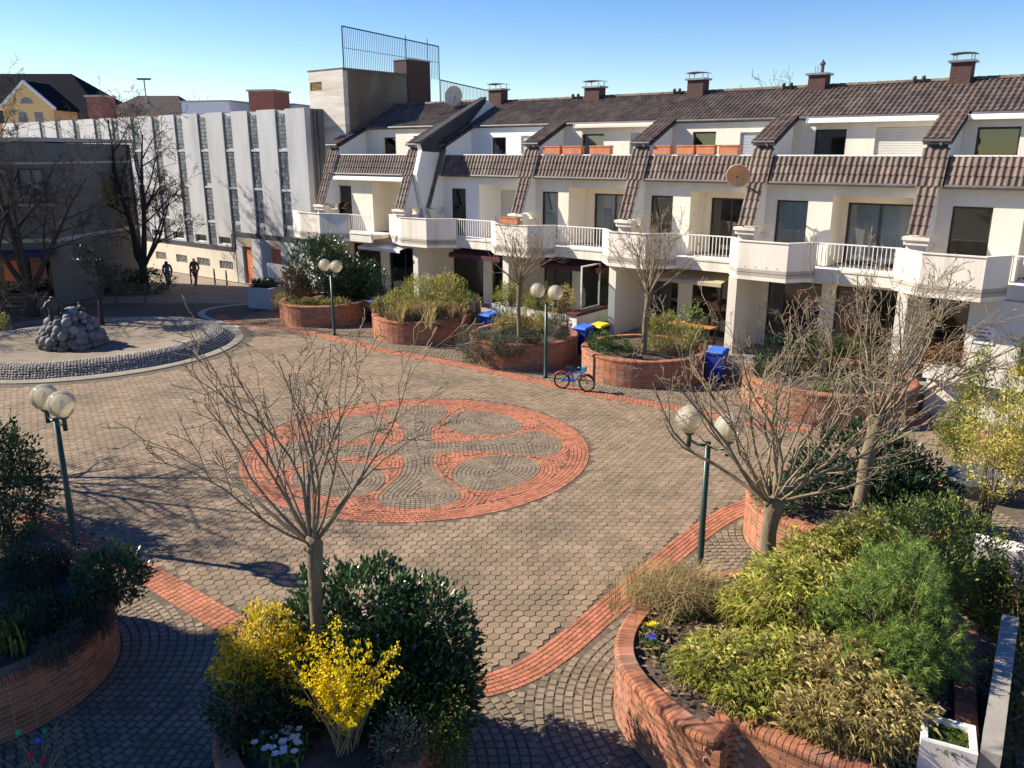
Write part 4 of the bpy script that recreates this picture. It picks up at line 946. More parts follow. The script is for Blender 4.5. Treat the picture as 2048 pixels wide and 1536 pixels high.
g2 = empty('gable_bay', (gp[0], gp[1], 0), 0, 'yellow gable with white verges in front of the slate roof', 'gable'); Lg = gp2[0] - gp[0]
b = MB(); b.add([(0, 0, 0), (Lg, 0, 0), (Lg, 0, ev), (Lg / 2, 0, wz - .25), (0, 0, ev), (0, 4, 0), (Lg, 4, 0), (Lg, 4, ev), (Lg / 2, 4, wz - .25), (0, 4, ev)], [(0, 1, 2, 3, 4), (9, 8, 7, 6, 5), (1, 6, 7, 2), (0, 4, 9, 5)]); b.build('wall', m_yel, g2)
for sx in (0, 1):
    b = MB(); x0_, x1_ = (-.25, Lg / 2) if sx == 0 else (Lg + .25, Lg / 2)
    b.add([(x0_, -.2, ev - .2), (x1_, -.2, wz - .2), (x1_, -.2, wz + .05), (x0_, -.2, ev + .05), (x0_, 4, ev - .2), (x1_, 4, wz - .2), (x1_, 4, wz + .05), (x0_, 4, ev + .05)], [(0, 1, 2, 3), (3, 2, 6, 7), (0, 3, 7, 4), (0, 4, 5, 1)])
    if sx: b.v = [(x, min(y, .1), z) for x, y, z in b.v]; r_ = MB(); r_.add([(x0_, .101, ev - .2), (x1_, .101, wz - .2), (x1_, .101, wz + .04), (x0_, .101, ev + .04), (x0_, 4, ev - .2), (x1_, 4, wz - .2), (x1_, 4, wz + .04), (x0_, 4, ev + .04)], [(0, 1, 2, 3), (3, 2, 6, 7), (0, 3, 7, 4), (0, 4, 5, 1)]); r_.build('roof', m_slate, g2)
    b.build('verge', m_wallw, g2)
b = MB(); th = [math.pi * k / 10 for k in range(11)]; b.add([(Lg / 2 + .55 * math.cos(t_), -.02, ev + .35 + .5 * math.sin(t_)) for t_ in th], [tuple(range(11))[::-1]]); b.build('fanlight', m_gbrick, g2)
for x in (Lg * .3, Lg * .62): b = MB(); b.box(x, x + .7, -.03, -.001, ev - 1.3, ev - .35); b.build('window', m_gbrick, g2)
def block(px0, px1, yt, t, d, label, m, name='far_block', cat='building', cap_=True):
    a = P70(px0, yt, t); b2 = P70(px1, yt, t); e = empty(name, (a[0], a[1], 0), -.25, label, cat); w = MB(); w.box(0, (b2[0] - a[0]) * 1.0, 0, d, 0, a[2]); w.build('wall', m, e)
    if cap_: c = MB(); c.box(-.12, (b2[0] - a[0]) + .12, -.12, d + .12, a[2] + .001, a[2] + .14); c.build('cap', m_gcap, e)
    return e
block(172, 208, 194, 68, 1.6, 'square red brick chimney between the slate roof and the brown roof', m_rbrick, 'brick_chimney', 'chimney')
gable_house(0, 72, 'far house with dark brown hipped roof behind the tall bare tree', m_yel, m_brroof, 205, 362, 228, 186, 8, 0, (1.6, 5.3))
block(362, 470, 205, 70, 6, 'pale flat-roofed block behind the white building', m_pale)
block(462, 600, 212, 74, 6, 'low pale roof structure right of the flat block', m_pale)
block(496, 551, 183, 66, 2.6, 'red brick lift housing above the white building', m_rbrick, 'lift_housing')
sp = P70(288, 160, 58); sl_ = empty('street_light', (sp[0], sp[1], 0), 0, 'thin street light mast rising above the far roofs', 'street light')
b = MB(); b.tube([(0, 0, 0), (0, 0, sp[2])], [.09, .05], 8); b.build('mast', m_metal, sl_); b = MB(); b.box(-.45, .45, -.15, .15, sp[2], sp[2] + .12); b.build('head', m_gut, sl_)
# ------------------------------------------------------------------ lamps
m_green = mat('lamp_green', (.018, .05, .035), (.012, .036, .026), rough=.4, scale=4, spec=.5)
m_globe = bpy.data.materials.new('globe_acrylic'); m_globe.use_nodes = True
_n = m_globe.node_tree; _N = _n.nodes; _N.remove(_N['Principled BSDF'])
_t = _N.new('ShaderNodeBsdfTransparent'); _t.inputs[0].default_value = (.82, .74, .58, 1)
_tr = _N.new('ShaderNodeBsdfTranslucent'); _tr.inputs[0].default_value = (.85, .78, .6, 1)
_df = _N.new('ShaderNodeBsdfDiffuse'); _df.inputs[0].default_value = (.88, .82, .66, 1)
_gl = _N.new('ShaderNodeBsdfGlossy'); _gl.inputs['Roughness'].default_value = .08
_a = _N.new('ShaderNodeMixShader'); _a.inputs[0].default_value = .5
_b = _N.new('ShaderNodeMixShader'); _b.inputs[0].default_value = .6
_c = _N.new('ShaderNodeMixShader'); _f = _N.new('ShaderNodeFresnel'); _f.inputs[0].default_value = 1.35
L = _n.links.new; L(_tr.outputs[0], _a.inputs[1]); L(_df.outputs[0], _a.inputs[2]); L(_t.outputs[0], _b.inputs[1]); L(_a.outputs[0], _b.inputs[2])
L(_f.outputs[0], _c.inputs[0]); L(_b.outputs[0], _c.inputs[1]); L(_gl.outputs[0], _c.inputs[2]); L(_c.outputs[0], _N['Material Output'].inputs[0])
def sphere(b, r, c=(0, 0, 0), n=20, m=12, sz=1.0):
    b.lathe([(max(r * math.sin(math.pi * j / m), .001), -r * sz * math.cos(math.pi * j / m)) for j in range(m + 1)], n, c); return b
def lamp(x, y, label, H=3.0, rz=FROT):
    e = empty('street_lamp', (x, y, 0), rz, label, 'street lamp', 'twin globe street lamps')
    b = MB(); b.lathe([(.085, 0), (.085, .06), (.062, .08), (.062, .9), (.055, .92), (.05, H - .35)], 14); b.build('post', m_green, e, True)
    for s_ in (-1, 1):
        a = MB(); a.tube([(0, 0, H - .42), (s_ * .18, 0, H - .44), (s_ * .33, 0, H - .40), (s_ * .37, 0, H - .3)], .028, 8); a.tube([(s_ * .37, 0, H - .52), (s_ * .37, 0, H - .24)], .042, 10); ao = a.build('arm', m_green, e, True)
        c = MB(); c.lathe([(.05, H - .3), (.1, H - .26), (.1, H - .23), (.03, H - .2)], 14, (s_ * .37, 0, 0)); c.build('socket', m_gut, ao, True)
        g_ = sphere(MB(), .255, (s_ * .37, 0, H), 28, 18); go = g_.build('globe', m_globe, e, True)
        bl = MB(); bl.lathe([(.03, H - .2), (.05, H - .12), (.055, H - .02), (.035, H + .07), (.005, H + .1)], 12, (s_ * .37, 0, 0)); bl.build('bulb', m_white, go, True)
    return e
lamp(-8.66, 14.8, 'green lamp post with twin globes in the left foreground')
lamp(3.45, 13.6, 'green lamp post partly hidden by the bare tree on the right', 2.95)
lamp(1.16, 27.39, 'green lamp post with twin globes beside the bicycle')
lamp(-7.58, 34.27, 'slim lamp post with twin globes before the tall evergreen shrub', 2.95)
# ------------------------------------------------------------------ fountain mound
m_stone = mat('fountain_stone', (.17, .165, .165), (.10, .098, .10), rough=.75, scale=5, obj=.35, bump=.3, bscale=20, c3=(.23, .21, .18), s3=3)
m_peb = mat('pebble', (.42, .38, .31), (.28, .25, .205), rough=.8, scale=5, island=.35)
m_disc = mat('basin_disc', (.235, .185, .13), (.175, .138, .098), rough=.9, scale=1.3, bump=.4, bscale=22)
m_rim = mat('basin_rim', (.27, .235, .175), (.21, .18, .135), rough=.9, scale=2)
fe = empty('fountain_basin', (FC[0], FC[1], 0), 0, 'round fountain basin with pebbled bank and sandy floor', 'fountain')
prof = [(FR + .28, -.02), (FR + .28, .03), (FR + .02, .035), (FR, .0)]
b = MB(); b.lathe([(FR + .08, -.03), (FR + .08, .02), (FR + .0, .03)], 90); b.build('rim', m_rim, fe)
bank = [(FR + .02, .015), (FR - .35, .02), (FR - .55, .16), (FR - .8, .36), (FR - 1.05, .45), (FR - 1.35, .43), (FR - 1.75, .30)]
def bank_z(r): 
    rr = [q[0] for q in bank][::-1]; zz = [q[1] for q in bank][::-1]; return np.interp(r, rr, zz)
def bank_h(a): return .28 + .72 * (.5 + .5 * math.cos(a + .75)) ** .6          # bank is high on the near right, low at the back
def bank_w(a): return 1 + .012 * math.sin(3 * a + 1) + .008 * math.sin(7 * a)
b = MB(); pr_ = [(r, z - .03) for r, z in bank] + [(2.5, .2), (.01, .16)]; NN = 120
for r, z in pr_:
    for j in range(NN): a = 2 * math.pi * j / NN; f_ = bank_w(a); b.v.append((r * f_ * math.cos(a), r * f_ * math.sin(a), z * (bank_h(a) if r > 3 else 1) - (.0 if r > 3 else .08)))
for i in range(len(pr_) - 1):
    for j in range(NN): b.f.append((i * NN + j, i * NN + (j + 1) % NN, (i + 1) * NN + (j + 1) % NN, (i + 1) * NN + j)); b.m.append(0)
b.build('floor', m_disc, fe, True)
ps = []
rr = FR - .02
while rr > FR - 1.55:
    n = int(2 * math.pi * rr / .105)
    for k in range(n):
        a = 2 * math.pi * (k + (rng.random() * .3)) / n; r1 = rr + rng.normal(0, .008); s1 = rng.uniform(.042, .056)
        f_ = bank_w(a); x, y, z = r1 * f_ * math.cos(a), r1 * f_ * math.sin(a), (bank_z(r1) - .03) * bank_h(a)
        ps.append([(x + s1 * math.cos(q), y + s1 * math.sin(q), z - .005) for q in (.3, 1.35, 2.4, 3.44, 4.5, 5.5)] + [(x + .6 * s1 * math.cos(q), y + .6 * s1 * math.sin(q), z + s1 * .62) for q in (.3, 1.35, 2.4, 3.44, 4.5, 5.5)])
    rr -= .088
bulk('pebbles', ps, 12, m_peb, fe, kind='stuff', quads=HF)
st = empty('stone_mound', (-17.5, 31.9, .06), 0, 'heap of rounded grey stones in the middle of the fountain', 'stone heap')
import bmesh
bm = bmesh.new(); bmesh.ops.create_icosphere(bm, subdivisions=2, radius=1); 
for v in bm.verts:
    v.co *= 1 + .05 * math.sin(v.co.x * 3 + 1) + .04 * math.cos(v.co.y * 4) + .03 * math.sin(v.co.z * 5 + 2)
me_stone = bpy.data.meshes.new('stone'); bm.to_mesh(me_stone); bm.free(); me_stone.materials.append(m_stone)
me_stone.polygons.foreach_set('use_smooth', [True] * len(me_stone.polygons))
rs = random.Random(4)
for ring, (rad, z, n, s0) in enumerate([(1.22, .12, 28, .17), (1.2, .34, 26, .17), (1.1, .55, 22, .18), (.95, .76, 18, .18), (.76, .95, 13, .19), (.5, 1.1, 8, .2), (.15, 1.2, 3, .22), (.9, .25, 12, .22), (.6, .5, 8, .25)]):
    for k in range(n):
        a = 2 * math.pi * (k + rs.random() * .5) / n; s1 = s0 * rs.uniform(.6, 1.45)
        link('stone', me_stone, st, (rad * math.cos(a) * .92, rad * math.sin(a) * .86, z * 1.05 + rs.uniform(-.04, .05)), (rs.random() * 6, rs.random() * 6, rs.random() * 6), (s1, s1 * rs.uniform(.85, 1.1), s1 * rs.uniform(.8, 1)))
cr = MB(); cr.lathe([(.95, 0), (.92, .35), (.78, .7), (.48, 1.0), (.1, 1.12)], 20); cr.build('core', m_stone, st, True)
# ------------------------------------------------------------------ figures by skin modifier
def skin(name, chain, edges, radii, m, parent=None, sub=2, root=0, loc=(0, 0, 0), rot=(0, 0, 0)):
    me = bpy.data.meshes.new(name); me.from_pydata(chain, edges, []); me.materials.append(m)
    o = link(name, me, parent, loc, rot); o.modifiers.new('skin', 'SKIN'); s_ = o.modifiers.new('sub', 'SUBSURF'); s_.levels = s_.render_levels = sub
    if not me.skin_vertices: pass
    sv = me.skin_vertices[0].data if me.skin_vertices else None
    if sv is None:
        bpy.context.view_layer.objects.active = o; bpy.ops.mesh.customdata_skin_add(); sv = me.skin_vertices[0].data
    for i, r in enumerate(radii):
        sv[i].radius = (r, r) if not isinstance(r, tuple) else r; sv[i].use_root = (i == root)
    for p_ in me.polygons: p_.use_smooth = True
    dg = bpy.context.evaluated_depsgraph_get(); ev = o.evaluated_get(dg); m2 = bpy.data.meshes.new_from_object(ev)
    o.modifiers.clear(); o.data = m2; m2.polygons.foreach_set('use_smooth', [True] * len(m2.polygons)); return o
m_skin = mat('skin', (.52, .32, .22), (.47, .28, .19), rough=.6, scale=6)
m_bronze = mat('bronze', (.075, .07, .062), (.05, .048, .042), rough=.5, scale=5, metal=.5)
def person(loc, rz, label, top, legs, hair, hairlong, step=.16, arm=.1, H=1.68, skirt=None):
    k = H / 1.68; e = empty('person', loc, rz, label, 'person')
    S = lambda p: (p[0] * k, p[1] * k, p[2] * k)
    J = [(0, 0, .9), (0, .01, 1.08), (0, .02, 1.3), (0, .0, 1.42), (0, -.01, 1.5), (0, -.01, 1.6),
         (.09, 0, .86), (.1, -step, .48), (.1, -step * .9 + .05, .08), (.1, -step * .9 - .09, .035), (-.09, 0, .86), (-.1, step * .6, .48), (-.1, step * 1.5, .1), (-.1, step * 1.5 - .12, .04),
         (.18, .0, 1.38), (.23, arm * .5, 1.1), (.22, -arm, .9), (.21, -arm - .03, .81), (-.18, 0, 1.38), (-.23, -arm * .5, 1.1), (-.22, arm, .88), (-.21, arm, .8)]
    E = [(0, 1), (1, 2), (2, 3), (3, 4), (4, 5), (0, 6), (6, 7), (7, 8), (8, 9), (0, 10), (10, 11), (11, 12), (12, 13), (3, 14), (14, 15), (15, 16), (16, 17), (3, 18), (18, 19), (19, 20), (20, 21)]
    R = [.125, .105, .13, .1, .055, .088, .09, .06, .042, .035, .09, .06, .042, .035, .055, .042, .032, .03, .055, .042, .032, .03]
    skin('body', [S(p) for p in J], E, [r * k for r in R], m_skin, e)
    skin('top', [S(p) for p in [J[0], J[1], J[2], J[3], J[14], J[15], J[16], J[18], J[19], J[20]]], [(0, 1), (1, 2), (2, 3), (3, 4), (4, 5), (5, 6), (3, 7), (7, 8), (8, 9)], [.14 * k, .125 * k, .148 * k, .105 * k, .075 * k, .058 * k, .045 * k, .075 * k, .058 * k, .045 * k], top, e)
    skin('trousers', [S(p) for p in [(0, 0, .96), J[6], J[7], J[8], J[10], J[11], J[12]]], [(0, 1), (1, 2), (2, 3), (0, 4), (4, 5), (5, 6)], [.145 * k, .105 * k, .078 * k, .06 * k, .105 * k, .078 * k, .06 * k], legs, e)
    hp_ = [(0, .02, 1.63), (0, .05, 1.56), (0, .07, 1.44), (0, .08, 1.32)] if hairlong else [(0, .01, 1.64), (0, .03, 1.57)]
    skin('hair', [S(p) for p in hp_], [(i, i + 1) for i in range(len(hp_) - 1)], [.098 * k, .1 * k, .09 * k, .06 * k][:len(hp_)], hair, e)
    for p in (J[9], J[13]):
        skin('shoe', [S((p[0], p[1] + .13, p[2] + .01)), S(p)], [(0, 1)], [.05 * k, .042 * k], m_shoe, e, 1)
    return e
m_shoe = mat('shoe', (.5, .48, .45), (.4, .38, .36), rough=.7, scale=6)
m_hair = mat('dark_hair', (.025, .016, .012), (.018, .012, .009), rough=.5, scale=9)
m_purple = mat('purple_top', (.17, .09, .22), (.12, .06, .16), rough=.9, scale=8)
m_floral = mat('pale_patterned_trousers', (.75, .70, .68), (.35, .26, .28), rough=.9, scale=16, contrast=(.45, .55))
m_maro = mat('dark_red_jacket', (.2, .07, .05), (.14, .05, .04), rough=.85, scale=8)
pa = gnd(339, 580); pb_ = gnd(393, 575)
person((pa[0], pa[1], 0), math.pi + .1, 'person in dark purple top and pale patterned trousers walking up the street', m_purple, m_floral, m_hair, True, .14)
person((pb_[0], pb_[1], 0), math.pi - .2, 'person in dark red jacket and trousers walking beside the cream wall', m_maro, m_maro, m_hair, False, .2, .15, 1.72)
# bronze figures on the stone heap
def bronze(loc, rz, label, sc):
    J = [(0, 0, .12), (0, .02, .35), (0, 0, .55), (0, -.02, .68), (0, -.03, .78), (.1, -.2, .2), (.11, -.32, -.05), (-.1, -.2, .22), (-.11, -.3, -.08), (.16, -.02, .58), (.24, -.12, .38), (.18, -.28, .42), (-.16, -.02, .58), (-.26, -.1, .4), (-.3, -.22, .5)]
    J = [tuple(c * sc for c in p) for p in J]
    E = [(0, 1), (1, 2), (2, 3), (3, 4), (0, 5), (5, 6), (0, 7), (7, 8), (2, 9), (9, 10), (10, 11), (2, 12), (12, 13), (13, 14)]
    e = empty('bronze_figure', loc, rz, label, 'statue'); skin('figure', J, E, [r * sc for r in [.15, .13, .13, .06, .1, .075, .055, .075, .055, .06, .045, .04, .06, .045, .04]], m_bronze, e); return e
bronze((-18.0, 31.8, 1.05), .5, 'dark bronze figure sitting on the left of the stone heap', 1.35)
bronze((-17.15, 32.1, 1.15), 2.2, 'smaller bronze figure lying over the top of the stone heap', .85)
# ------------------------------------------------------------------ bins, bicycle, benches, bollards, terrace fittings
m_blue = mat('blue_plastic', (.012, .045, .30), (.009, .035, .24), rough=.45, scale=3)
m_bluel = mat('blue_lid', (.05, .16, .62), (.04, .13, .52), rough=.45, scale=3)
m_yell = mat('yellow_lid', (.78, .58, .03), (.7, .5, .02), rough=.45, scale=3)
m_black = mat('black_plastic', (.018, .018, .02), (.012, .012, .013), rough=.5, scale=3)
def wheelie(x, y, rz, body, lid, label, H=1.0):
    e = empty('wheelie_bin', (x, y, 0), rz, label, 'bin', 'wheelie bins by the terraces'); b = MB()
    b.add([(-.23, -.26, .05), (.23, -.26, .05), (.23, .24, .05), (-.23, .24, .05), (-.28, -.33, H), (.28, -.33, H), (.28, .33, H), (-.28, .33, H)], [(0, 3, 2, 1), (0, 1, 5, 4), (1, 2, 6, 5), (2, 3, 7, 6), (3, 0, 4, 7)])
    b.box(-.3, .3, -.36, .35, H - .05, H - .001); b.build('body', body, e)
    l = MB(); l.add([(-.3, -.38, H + .005), (.3, -.38, H + .005), (.3, .35, H + .02), (-.3, .35, H + .02), (-.26, -.3, H + .07), (.26, -.3, H + .07), (.26, .3, H + .1), (-.26, .3, H + .1)], [(4, 5, 6, 7), (0, 1, 5, 4), (1, 2, 6, 5), (2, 3, 7, 6), (3, 0, 4, 7), (3, 2, 1, 0)]); l.build('lid', lid, e)
    h_ = MB(); h_.tube([(-.22, .34, H - .02), (-.22, .43, H), (.22, .43, H), (.22, .34, H - .02)], .018, 6); h_.build('handle', body, e)
    for s_ in (-1, 1): w = MB(); w.tube([(s_ * .24 - .03, .27, .1), (s_ * .24 + .03, .27, .1)], .1, 14); w.build('wheel', m_black, e)
    return e
wheelie(2.78, 31.0, FROT, m_blue, m_bluel, 'blue bin with blue lid beside the yellow-lidded bin')
wheelie(3.4, 31.35, FROT, m_black, m_yell, 'black bin with bright yellow lid')
wheelie(6.95, 26.95, FROT + .1, m_blue, m_bluel, 'blue bin at the right end of the sunlit brick planter', 1.05)
wheelie(-.95, 33.6, FROT, m_blue, m_bluel, 'blue bin half hidden behind the grey trailing shrub')
wheelie(-6.2, 36.9, FROT, m_black, m_blue, 'dark bin with blue lid at the end of the farthest planter')
# child's bicycle
bk = gnd(1148, 780); B = empty('bicycle', (bk[0], bk[1], 0), math.atan2(-.36, .76), 'small blue and red bicycle parked on the red brick band', 'bicycle'); B.scale = (1.15, 1.15, 1.15)
m_tyre = mat('tyre', (.02, .02, .022), (.014, .014, .015), rough=.8, scale=8); m_bfr = mat('bike_blue', (.03, .09, .42), (.02, .07, .33), rough=.35, scale=4); m_bred = mat('bike_red', (.55, .05, .03), (.45, .04, .025), rough=.35, scale=4); m_tq = mat('turquoise', (.03, .42, .5), (.02, .35, .42), rough=.5, scale=4)
for x in (-.38, .38):
    w = MB(); w.tube([(x + .225 * math.cos(a), 0, .245 + .225 * math.sin(a)) for a in np.linspace(0, 2 * math.pi, 29)], .026, 6, False); wo = w.build('wheel', m_tyre, B, True)
    r = MB()
    for k in range(9): a = 2 * math.pi * k / 9; r.tube([(x, 0, .245), (x + .21 * math.cos(a), 0, .245 + .21 * math.sin(a))], .0035, 4, False)
    r.tube([(x, -.04, .245), (x, .04, .245)], .025, 8); r.build('spokes', m_metal, wo)
f = MB()
for P_, Q_ in (((.25, 0, .55), (0, 0, .26)), ((0, 0, .26), (-.14, 0, .6)), ((-.12, 0, .52), (.25, 0, .56)), ((0, 0, .26), (-.38, 0, .245)), ((-.38, 0, .245), (-.12, 0, .52))): f.tube([P_, Q_], .024, 8)
f.build('frame', m_bfr, B)
f = MB(); f.tube([(.38, 0, .245), (.3, 0, .5), (.26, 0, .62)], .018, 8); f.build('fork', m_bred, B)
f = MB(); f.tube([(.2, -.22, .74), (.24, -.1, .68), (.26, 0, .66), (.24, .1, .68), (.2, .22, .74)], .013, 8); f.build('handlebar', m_metal, B)
f = MB(); f.box(.24, .34, -.09, .09, .58, .72); f.build('basket', m_tq, B)
f = MB(); f.add([(-.26, -.07, .62), (-.26, .07, .62), (-.02, .02, .63), (-.02, -.02, .63), (-.26, -.06, .66), (-.26, .06, .66), (-.02, .015, .655), (-.02, -.015, .655)], [(4, 7, 6, 5), (0, 1, 2, 3), (0, 3, 7, 4), (1, 5, 6, 2), (0, 4, 5, 1), (2, 6, 7, 3)]); f.build('saddle', m_black, B)
f = MB(); f.tube([(0, -.06, .26), (.09, -.06, .18)], .01, 6); f.tube([(0, .06, .26), (-.09, .06, .34)], .01, 6); f.box(.06, .13, -.13, -.06, .165, .185); f.box(-.13, -.06, .06, .13, .33, .35); f.build('crank', m_metal, B)
f = MB(); f.tube([(-.05, .03, .26), (-.1, .16, .005)], .01, 6); f.build('kickstand', m_metal, B)
for x, a0, a1 in ((-.38, .3, 2.6), (.38, .6, 2.4)): f = MB(); f.tube([(x + .265 * math.cos(a), 0, .245 + .265 * math.sin(a)) for a in np.linspace(a0, a1, 9)], .016, 5); f.build('mudguard', m_bred, B)
# dark bundle of cloth lying beside the bicycle
m_clo = mat('dark_cloth', (.02, .02, .03), (.012, .012, .02), rough=.95, scale=6)
# benches in shade, bollards
def bench(x, y, rz, label):
    e = empty('park_bench', (x, y, 0), rz, label, 'bench', 'benches by the grey building')
    for k in range(4): b = MB(); b.box(-.9, .9, -.25 + k * .125, -.15 + k * .125, .43, .46); b.build('seat_slat', m_frame, e)
    for k in range(3): b = MB(); b.box(-.9, .9, .27 + k * .02, .3 + k * .02, .56 + k * .13, .65 + k * .13); b.build('back_slat', m_frame, e)
    for s_ in (-.7, .7): b = MB(); b.box(s_ - .03, s_ + .03, -.24, .26, .38, .429); b.box(s_ - .03, s_ + .03, -.24, -.18, 0, .379); b.box(s_ - .03, s_ + .03, .2, .26, 0, .379); b.box(s_ - .03, s_ + .03, .28, .33, .3, .93); b.build('leg_frame', m_gut, e)
q = gnd(262, 606); bench(q[0], q[1], .3, 'dark wooden bench in front of the hedge by the tall bare tree')
q = gnd(28, 625); bench(q[0], q[1], -.2, 'dark wooden bench at the far left in the shade')
m_rw = mat('bollard_red', (.5, .05, .03), (.42, .04, .03), rough=.5, scale=4)
for x, y, lb in ((384, 574, 'red and white bollard beside the person in dark red'), (431, 573, 'red and white bollard nearest the orange door'), (455, 577, 'thin red and white post before the orange door')):
    q = gnd(x, y); e = empty('bollard', (q[0], q[1], 0), 0, lb, 'bollard', 'red and white bollards')
    for k in range(5): b = MB(); b.lathe([(.05, k * .2), (.05, k * .2 + .199)], 10); b.build('ring', m_rw if k % 2 else m_white, e, True)
    b = MB(); b.lathe([(.05, 1.0), (.04, 1.03), (.005, 1.05)], 10); b.build('cap', m_white, e, True)
# big concrete trough and trellis near the white building
def trough(P, Q, w, z0, z1, label, m=None, soil_z=None, name='concrete_planter', cat='planter', th=.07):
    P, Q = np.array(P[:2]), np.array(Q[:2]); L_ = np.linalg.norm(Q - P); a = math.atan2(*(Q - P)[::-1])
    e = empty(name, (P[0], P[1], z0), a, label, cat); h_ = z1 - z0; m = m or m_conc
    b = MB(); b.box(0, L_, 0, th, 0, h_); b.box(0, L_, w - th, w, 0, h_); b.box(0, th, th + .001, w - th - .001, 0, h_); b.box(L_ - th, L_, th + .001, w - th - .001, 0, h_); b.box(th, L_ - th, th, w - th, 0, .03); b.build('wall', m, e)
    s_ = MB(); s_.box(th, L_ - th, th, w - th, h_ - .2, h_ - .08); s_.build('soil', m_soil, e); return e
m_cblue = mat('bluish_concrete', (.36, .40, .44), (.31, .35, .39), rough=.9, scale=2)
a_, b_ = gnd(499, 617), gnd(548, 620)
trough((-13.2, 40.6), (-11.9, 40.1), 1.2, 0, 1.05, 'tall pale concrete trough with clipped dark plants near the lattice', m_cblue)
q = gnd(560, 590); e = empty('lattice_screen', (-12.9, 43.4, 0), FROT, 'white wooden lattice screen by the orange door', 'lattice')
for k in range(2): b = MB(); b.box(k * 1.75 - .04, k * 1.75 + .04, -.04, .04, 0, 1.85); b.build('post', m_white, e)
la = MB()
for k in range(22):
    x = -1.1 + k * .14
    for s_ in (1, -1):
        p0 = [(x, 1.0), (x + .9, 1.9)] if s_ > 0 else [(x + .9, 1.0), (x, 1.9)]
        (xa, za), (xb, zb) = p0
        def cl(xa, za, xb, zb):
            lo, hi = .04, 1.71
            if xb == xa: return None
            t0 = (lo - xa) / (xb - xa); t1 = (hi - xa) / (xb - xa); t0, t1 = max(0, min(t0, t1)), min(1, max(t0, t1))
            return None if t0 >= t1 else ((xa + (xb - xa) * t0, za + (zb - za) * t0), (xa + (xb - xa) * t1, za + (zb - za) * t1))
        c_ = cl(xa, za, xb, zb)
        if c_: la.tube([(c_[0][0], s_ * .012, c_[0][1]), (c_[1][0], s_ * .012, c_[1][1])], .014, 4)
la.build('lattice', m_white, e)
sgn = empty('blue_sign', F(-28.2, -1.5, 0), FROT, 'small blue sign plate on the white wall', 'sign'); b = MB(); b.box(0, .38, 0, .02, 2.0, 2.5); b.build('plate', m_blue, sgn); b = MB(); b.box(.06, .32, -.006, -.001, 2.3, 2.4); b.box(.06, .32, -.006, -.001, 2.12, 2.2); b.build('marking', m_white, sgn); b = MB(); b.tube([(.19, .04, 0), (.19, .04, 2.5)], .025, 6); b.build('post', m_metal, sgn)
# terrace walls and troughs (facade x, forward d)
def fpt(x, d): v = F(x, -d); return (v.x, v.y)
tw = m_wall
def twall(x0, x1, d, z1, label, name='terrace_wall', lip=True):
    e = empty(name, F(x0, -d, 0), FROT, label, 'wall'); b = MB(); b.box(0, x1 - x0, 0, .16, -.03, z1); b.build('wall', m_bal, e)
    if lip: c = MB(); c.box(-.02, x1 - x0 + .02, -.04, .2, z1 + .001, z1 + .06); c.build('coping', m_bal, e)
    return e
twall(3.35, 8.5, 2.35, 1.02, 'white terrace wall behind the rightmost brick planter')
trough(fpt(3.3, 2.75), fpt(8.4, 2.75), .55, 1.12, 1.55, 'long white trough with yellow flowers on the right terrace wall', m_bal)
twall(-17.6, -14.4, 2.0, .75, 'low cream terrace wall with small clay pots behind the grasses'); trough(fpt(-17.6, 2.35), fpt(-14.7, 2.35), .5, .86, 1.28, 'cream trough on the terrace wall below the maroon awning', m_bal)
twall(-13.9, -9.9, 1.9, .75, 'cream terrace wall planted with bamboo, left of the bins'); trough(fpt(-13.9, 2.2), fpt(-12.2, 2.2), .5, .86, 1.3, 'short white trough beside the slim tree trunk', m_bal); trough(fpt(-11.9, 2.2), fpt(-9.9, 2.2), .5, .86, 1.3, 'white trough full of yellow-green bamboo', m_bal)
e = empty('side_wall', F(-9.85, -2.3, 0), FROT, 'stepped cream side wall topped by dark planter, right of the bins', 'wall'); b = MB(); b.box(0, .5, 0, 3.0, -.03, .8); b.box(-.05, .55, -.05, 3.05, .801, .86); b.box(.03, .47, .03, 2.9, .861, 1.3); b.build('wall', m_bal, e); b = MB(); b.box(.0, .5, -.02, 2.95, 1.301, 1.42); b.build('planter_edge', m_maroon, e)
gs = empty('glass_screen', F(-9.75, -1.5, 1.42), FROT, 'white framed glass wind screen beside the maroon awning', 'screen'); b = MB(); b.box(0, .05, 0, .05, 0, 1.75); b.box(0, .05, 1.3, 1.35, 0, 1.75); b.box(0, .05, .051, 1.299, 1.7, 1.75); b.box(0, .05, .051, 1.299, 0, .05); b.build('frame', m_framew, gs); b = MB(); b.box(.018, .03, .051, 1.299, .051, 1.699); b.build('pane', glassmat('screen_glass', (.85, .95, .9), .1, .85), gs)
tb_ = empty('wooden_table', F(-6.2, -.6, ZG), FROT, 'orange-brown wooden table on the terrace under the pale awning', 'table'); b = MB()
for k in range(5): b = MB(); b.box(-.1, 1.7, k * .15, k * .15 + .14, .70, .735); b.build('top_plank', mat('table_wood', (.48, .2, .07), (.38, .15, .05), rough=.5, scale=6, stretch=(1, 6, 6)), tb_)
for x in (0, 1.55):
    for y in (.05, .62): b = MB(); b.box(x, x + .06, y, y + .06, 0, .699); b.build('leg', m_frame, tb_)
b = MB(); 
sg = empty('wall_sign', F(4.05, -.62, 1.9), FROT, 'small white name board with dark lines on the right pier', 'sign'); b = MB(); b.box(0, .62, 0, .03, 0, .55); b.build('board', m_awnw, sg)
for k in range(4): b = MB(); b.box(.08, .54 - .1 * (k % 2), -.004, -.001, .08 + k * .12, .12 + k * .12); b.build('text_line', m_gut, sg)
